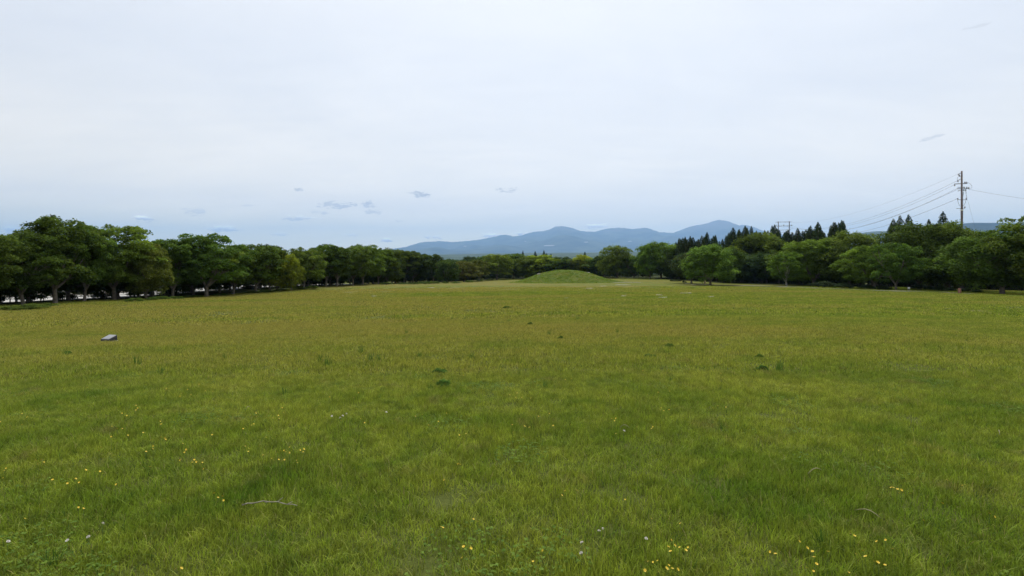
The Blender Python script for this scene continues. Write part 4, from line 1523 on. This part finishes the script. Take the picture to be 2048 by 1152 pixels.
# ------------------------------------------------------------------ posts and signs along the right-hand wood
M_POST = mat('red_brown_post', m_simple((0.25, 0.135, 0.095), 0.8, 0.2, 6, 0.2))
M_TAN = mat('tan_post', m_simple((0.42, 0.34, 0.18), 0.8, 0.2, 6, 0.2))
M_PANEL = mat('white_panel', m_simple((0.78, 0.78, 0.76), 0.5, 0.05, 4, 0.3))
M_STEEL = mat('dull_steel', m_simple((0.22, 0.22, 0.22), 0.5, 0.2, 6, 0.4))


def post(px, py, w, h, m, lab):
    X, Y, Z = on_ground(px, py)
    W, H = w / FPX * Y, h / FPX * Y
    r = tag(empty('marker_post', (X, Y, Z), 0.3), lab, 'post')
    bevel(obj('shaft', boxes_mesh('shaft', [(0, 0, H * 0.46 - 0.1, W, W * 0.8, H * 0.92 + 0.2)]), m, r), 0.02)
    top = [(-W * .55, -W * .45, H * .925), (W * .55, -W * .45, H * .925), (W * .55, W * .45, H * .925), (-W * .55, W * .45, H * .925), (-W * .4, -W * .3, H), (W * .4, -W * .3, H), (W * .4, W * .3, H), (-W * .4, W * .3, H)]
    obj('cap', np_mesh('cap', top, [BOXF]), m, r)


post(1919, 588, 4.6, 11, M_POST, 'red-brown square marker post before the large spreading tree on the right')
post(1409.5, 567.5, 3.2, 8, M_TAN, 'tan marker post left of the round forward tree')
X, Y, Z = on_ground(1818, 582)
r = tag(empty('small_sign', (X, Y, Z), 0.0), 'small white notice panel on thin legs before the right-hand wood', 'sign')
s = Y / FPX
bevel(obj('panel', boxes_mesh('panel', [(0, 0, 6 * s, 4.6 * s, 0.04, 3.2 * s)]), M_PANEL, r), 0.01)
for sx in (-1, 1):
    obj('leg', boxes_mesh('leg', [(sx * 1.5 * s, 0.05, 3.4 * s - 0.1, 0.05, 0.05, 6.8 * s + 0.2)]), M_STEEL, r)

# path along the wood
PATH = np.array([on_ground(px, py)[:2] for (px, py) in ((1380, 568.3), (1405, 569), (1450, 570.5), (1520, 572.5), (1580, 574.5), (1650, 577.5), (1720, 580.2), (1800, 582.8), (1880, 584.5), (1960, 589))])
n = 80
V = []
for i in range(n + 1):
    p = along(PATH, i / n)
    d = along(PATH, min(1, i / n + .01)) - along(PATH, max(0, i / n - .01))
    d /= np.linalg.norm(d)
    nr = np.array([-d[1], d[0]])
    for k in range(3):
        q = p + nr * (k - 1) * (1.0 + 0.12 * math.sin(i * 1.9))
        V.append((q[0], q[1], gz(q[0], q[1]) + 0.07))
i = np.arange(n)[:, None] * 3 + np.arange(2)[None]
tag(obj('path', np_mesh('path', V, [np.stack([i, i + 3, i + 4, i + 1], -1).reshape(-1, 4)], True), mat('trodden_path', m_simple((0.19, 0.18, 0.14), 0.95, 0.25, 0.8, 0.1))), 'narrow grey path along the foot of the right-hand wood', 'path', kind='structure')

# ------------------------------------------------------------------ utility pole, H-frame and cables
M_POLE = mat('brown_pole', m_simple((0.16, 0.125, 0.12), 0.8, 0.15, 1.5, 0.2))
M_IRON = mat('dark_iron', m_simple((0.07, 0.075, 0.085), 0.6, 0.15, 4, 0.3))
M_WIRE = mat('cable_black', m_simple((0.10, 0.11, 0.13), 0.6, 0.1, 2, 0.3))
M_INS = mat('grey_insulator', m_simple((0.20, 0.20, 0.22), 0.35, 0.1, 4, 0.5))
PD = 97.0
PX = (1923.5 - 1024) / FPX * PD
PZ = gz(PX, PD)


def pz(row, D=PD):
    return EYE + (HROW - row) / FPX * D


U = PD / FPX
pole = tag(empty('utility_pole', (PX, PD, PZ)), 'tall red-brown utility pole with cross-arms rising behind the right-hand trees', 'utility pole')
topz = pz(342) - PZ
obj('shaft', tube_mesh('shaft', [(np.array([(0, 0, -.5), (0, 0, topz * .5), (0, 0, topz)]), [.235, .19, .13])], 12), M_POLE, pole)
obj('band', tube_mesh('band', [(np.array([(0, 0, pz(421.5) - PZ), (0, 0, pz(419) - PZ)]), [.245, .245])], 12), M_PANEL, pole)


def arm(row, x0, x1, rad=.05, tilt=0.0, dy=0.0):
    z = pz(row) - PZ
    return obj('crossarm', tube_mesh('crossarm', [(np.array([(x0 * U, dy, z - tilt), (x1 * U, dy, z + tilt)]), [rad, rad])], 6), M_IRON, pole)


def insulator(xc, row, up=1, s=1.0):
    z = pz(row) - PZ
    h = .32 * s * up
    return obj('insulator', tube_mesh('insulator', [(np.array([(xc * U, 0, z), (xc * U, 0, z + h * .3), (xc * U, 0, z + h * .35), (xc * U, 0, z + h * .6), (xc * U, 0, z + h * .65), (xc * U, 0, z + h)]), [.05 * s, .05 * s, .12 * s, .12 * s, .06 * s, .10 * s])], 8), M_INS, pole)


arm(346.5, -6.5, 0, .045, .12)
arm(353, -4.5, 0, .04)
arm(359, -8, 0, .045, .22)
arm(367.5, -15, 11, .065, .05)
arm(374.5, -8, 5, .05)
arm(377.5, -9, 15, .06)
arm(381, -8, 0, .045, .1)
arm(399.5, -8, 10, .04)
arm(417, -11, 6, .035)
for (xc, row, up) in ((-6.2, 347.5, -1), (-4.5, 353, 1), (-7.5, 361, -1), (-14, 369, -1), (9, 367, 1), (6, 367, 1), (5, 377, 1), (10, 377, 1), (14, 377.5, 1), (4, 378.5, -1), (8, 378.5, -1), (-8, 399.5, 1), (9, 399.5, 1), (6, 416.5, 1)):
    insulator(xc, row, up)
LOOPS = [[(11, 364), (17, 367), (21, 372), (20, 376.5), (14, 378)], [(-8, 399), (-7, 404), (-5, 409), (-3, 413)], [(9, 399), (8, 405), (5, 410), (2, 413)], [(9, 379), (9.5, 390), (10, 399)], [(-8, 361), (-8.5, 356), (-5, 352)], [(5, 380), (4, 388), (2, 394)]]
for lp in LOOPS:
    obj('jumper_wire', tube_mesh('jumper_wire', [(np.array([(a_ * U, .05, pz(b_) - PZ) for a_, b_ in lp]), np.full(len(lp), .022))], 5), M_WIRE, pole)

HD = 205.0
hz0 = gz((1567 - 1024) / FPX * HD, HD)
hx = [(c - 1024) / FPX * HD for c in (1556.6, 1578.6)]
hc = sum(hx) / 2
hf = tag(empty('twin_pole_frame', (hc, HD, hz0)), 'twin-pole power line frame with cross-bars above the cedars', 'power frame')
for k in (0, 1):
    obj('post', tube_mesh('post', [(np.array([(hx[k] - hc, 0, -.5), (hx[k] - hc, 0, pz(443 - .5 * k, HD) - hz0)]), [.22, .15])], 10), M_IRON, hf)
UH = HD / FPX
for (row, a_, b_, rd) in ((444, -16, 16, .07), (452, -18, 18, .08), (460, -15, 15, .06), (464.5, -11, 11, .05)):
    z = pz(row, HD) - hz0
    obj('crossbar', tube_mesh('crossbar', [(np.array([(a_ * UH, .2, z - .06), (b_ * UH, .2, z + .1)]), [rd, rd])], 6), M_IRON, hf)
for xc in (-15, 0.5, 15.5):
    z = pz(452, HD) - hz0
    obj('insulator', tube_mesh('insulator', [(np.array([(xc * UH, .2, z), (xc * UH, .2, z + .25), (xc * UH, .2, z + .3), (xc * UH, .2, z + .55)]), [.06, .06, .16, .12])], 8), M_INS, hf)


def cable(a, b, sag, rad, lab):
    a, b = np.array(a), np.array(b)
    t = np.linspace(0, 1, 40)[:, None]
    P = a + (b - a) * t
    P[:, 2] -= sag * 4 * (t * (1 - t))[:, 0]
    o = obj('power_cable', tube_mesh('power_cable', [(P - a, np.full(40, rad))], 5), M_WIRE, None, tuple(a))
    tag(o, lab, 'cable', 'power cables from the pole')


def at_pole(dx, row, dy=0.0):
    return (PX + dx * U, PD + dy, pz(row))


def at_frame(dx, row):
    return (hc + dx * UH, HD + .2, pz(row, HD))


cable(at_pole(-6.5, 347.5), at_frame(0, 444), 3.0, .011, 'faint uppermost cable running left from the pole top')
cable(at_pole(-8, 361), at_frame(-15, 451), 4.6, .019, 'uppermost dark cable from the pole down to the left')
cable(at_pole(-14, 369), at_frame(.5, 451), 4.4, .019, 'second dark cable from the pole down to the left')
cable(at_pole(-8, 376), at_frame(15.5, 451), 4.8, .019, 'third dark cable from the pole down to the left')
cable(at_pole(-9, 379), at_frame(-11, 460), 4.4, .022, 'thin cable below the three dark ones')
cable(at_pole(-8, 397), at_frame(11, 464.5), 4.0, .024, 'lowest grey cable running left from the pole')
cable(at_pole(15, 379), (PX + 33, PD - 14, pz(436)), 1.2, .016, 'thin cable running right from the pole to the tall edge tree')
for (dx, lab) in ((8, 'left stay wire of the pole'), (17, 'right stay wire of the pole')):
    a = at_pole(3, 384)
    b = (PX + dx * U * 1.7, PD + 3, gz(PX + dx * U, PD + 3))
    cable(a, b, 0.0, .013, lab + ', running steeply down')
# long stay wire with its dark guard tube
a = np.array(at_pole(4, 372))
b = np.array((PX + 100 * U, PD + 4, gz(PX + 100 * U, PD + 4)))
g = tag(empty('guarded_stay_wire', tuple(a)), 'slanting stay wire right of the pole with a short dark guard tube', 'stay wire')
obj('wire', tube_mesh('wire', [(np.array([(0, 0, 0), (b - a) * .5, b - a]), [.010, .010, .010])], 5), M_WIRE, g)
obj('guard_tube', tube_mesh('guard_tube', [(np.array([(b - a) * .445, (b - a) * .53]), [.075, .075])], 7), M_IRON, g)

# ------------------------------------------------------------------ pale yard, low building and rail behind the left row
def m_yard(t, out):
    gg = t.node('ShaderNodeNewGeometry')
    p = gg.outputs['Position']
    c = t.mix(t.smooth(t.noise(p, 0.25, 5, 0.65), 0.3, 0.7), (0.34, 0.33, 0.30), (0.46, 0.45, 0.42))
    bb = t.node('ShaderNodeBsdfPrincipled')
    t.put(bb.inputs['Base Color'], c)
    bb.inputs['Roughness'].default_value = 0.9
    t.l.new(bb.outputs[0], out.inputs['Surface'])


def yard():
    n, m = 60, 16
    V = []
    for i in range(n + 1):
        p = along(LINE_L, 0.02 + 0.66 * i / n)
        for k in range(m + 1):
            w = 13.5 + 75 * k / m
            x, y = p[0] - w, p[1] + 0.12 * w
            V.append((x, y, gz(x, y) + 0.06))
    i = np.arange(n)[:, None] * (m + 1) + np.arange(m)[None]
    F = np.stack([i, i + m + 1, i + m + 2, i + 1], -1).reshape(-1, 4)
    tag(obj('car_park', np_mesh('car_park', V, [F], True), mat('pale_gravel', m_yard)), 'pale paved yard glimpsed between the trunks of the left row', 'yard', kind='structure')


yard()
M_WALL = mat('cream_wall', m_simple((0.66, 0.62, 0.53), 0.8, 0.08, 1.0))
M_ROOF = mat('grey_roof', m_simple((0.20, 0.20, 0.21), 0.7, 0.15, 1.0))
M_GLASS = mat('dark_window', m_simple((0.03, 0.035, 0.04), 0.15, 0.1, 1.0, 0.6))
M_AWN = mat('ochre_fascia', m_simple((0.62, 0.40, 0.09), 0.7, 0.1, 1.0))
bxx, byy = -88.0, 96.0
bz_ = gz(bxx, byy)
b = tag(empty('low_building', (bxx, byy, bz_), R(12)), 'low cream building glimpsed under the crowns of the left row', 'building')
obj('wall', boxes_mesh('wall', [(0, 0, 1.4, 24, 8, 3.4)]), M_WALL, b)
rf_ = [(-12.6, -4.6, 3.1), (12.6, -4.6, 3.1), (12.6, 4.6, 3.1), (-12.6, 4.6, 3.1), (-12.6, -.1, 4.6), (12.6, -.1, 4.6), (12.6, .1, 4.6), (-12.6, .1, 4.6)]
obj('roof', np_mesh('roof', rf_, [BOXF]), M_ROOF, b)
for k in range(7):
    w_ = obj('window', boxes_mesh('window', [(-10 + k * 3.1, -4.02, 1.75, 1.7, .08, 1.1)]), M_GLASS, b)
    obj('sill', boxes_mesh('sill', [(-10 + k * 3.1, -4.06, 1.15, 1.9, .16, .08)]), M_PANEL, w_)
obj('fascia', boxes_mesh('fascia', [(4.0, -4.35, 2.72, 8, .12, .5)]), M_AWN, b)
fence = tag(empty('rail_fence', (-63.5, 62, gz(-63.5, 62))), 'thin dark rail fence between the left row and the pale yard', 'fence')
f0 = np.array([-63.5, 62, gz(-63.5, 62)])
PP = []
for k in range(16):
    p = along(LINE_L, 0.10 + 0.30 * k / 15)
    x, y = p[0] - 12.6, p[1] + 1.5
    PP.append(np.array([x, y, gz(x, y)]) - f0)
for q in PP:
    obj('fence_post', boxes_mesh('fence_post', [(0, 0, .4, .09, .09, 1.0)]), M_IRON, fence, tuple(q))
for hh in (.45, .82):
    obj('rail', tube_mesh('rail', [(np.array(PP) + [0, 0.06, hh], np.full(len(PP), .03))], 5), M_IRON, fence)

# pale greenhouse strips on the slopes of the far mountains are built where the slopes carry them
rng_m = bpy.data.objects['mountain_range'].data
co = np.empty(len(rng_m.vertices) * 3, np.float32)
rng_m.vertices.foreach_get('co', co)
co = co.reshape(120, 420, 3)
rowv = HROW - (co[..., 2] - EYE) / co[..., 1] * FPX
colv = 1024 + co[..., 0] / co[..., 1] * FPX
M_FARPALE = mat('far_pale_roofs', m_pale)
for (px, py, w, lab) in ((931, 492.5, 10, 'leftmost white roof patch low on the blue mountains'), (1018, 492, 10, 'white roof patch left of the brightest one on the mountains'), (1002, 494, 5, 'small white patch left of the roof patches on the mountains'), (1097, 493, 26, 'long pale strip at the foot of the lower cone'), (1172, 486, 9, 'pale cleared strip right of the lower cone'), (1260, 484, 8, 'small white patch at right on the blue slope'), (1050, 484, 4, 'tiny pale scar on the slope left of the round summit')):
    front = co[:, :, 1] < 24500
    d = np.where(front, (rowv - py) ** 2 + (colv - px) ** 2, 1e9)
    k = np.unravel_index(np.argmin(d), d.shape)
    P = co[k]
    W = w / FPX * P[1]
    W *= .8
    V = [(-W / 2, -60, -5), (W / 2, -60, 5), (W / 2 * .9, 60, 20), (-W / 2 * .8, 60, 10), (-W / 2, -60, 16), (W / 2, -60, 26), (W / 2 * .9, 60, 38), (-W / 2 * .8, 60, 30)]
    tag(obj('greenhouse_roof', np_mesh('greenhouse_roof', V, [BOXF]), M_FARPALE, None, tuple(float(q) for q in P)), lab, 'roof', 'pale patches on the mountains')
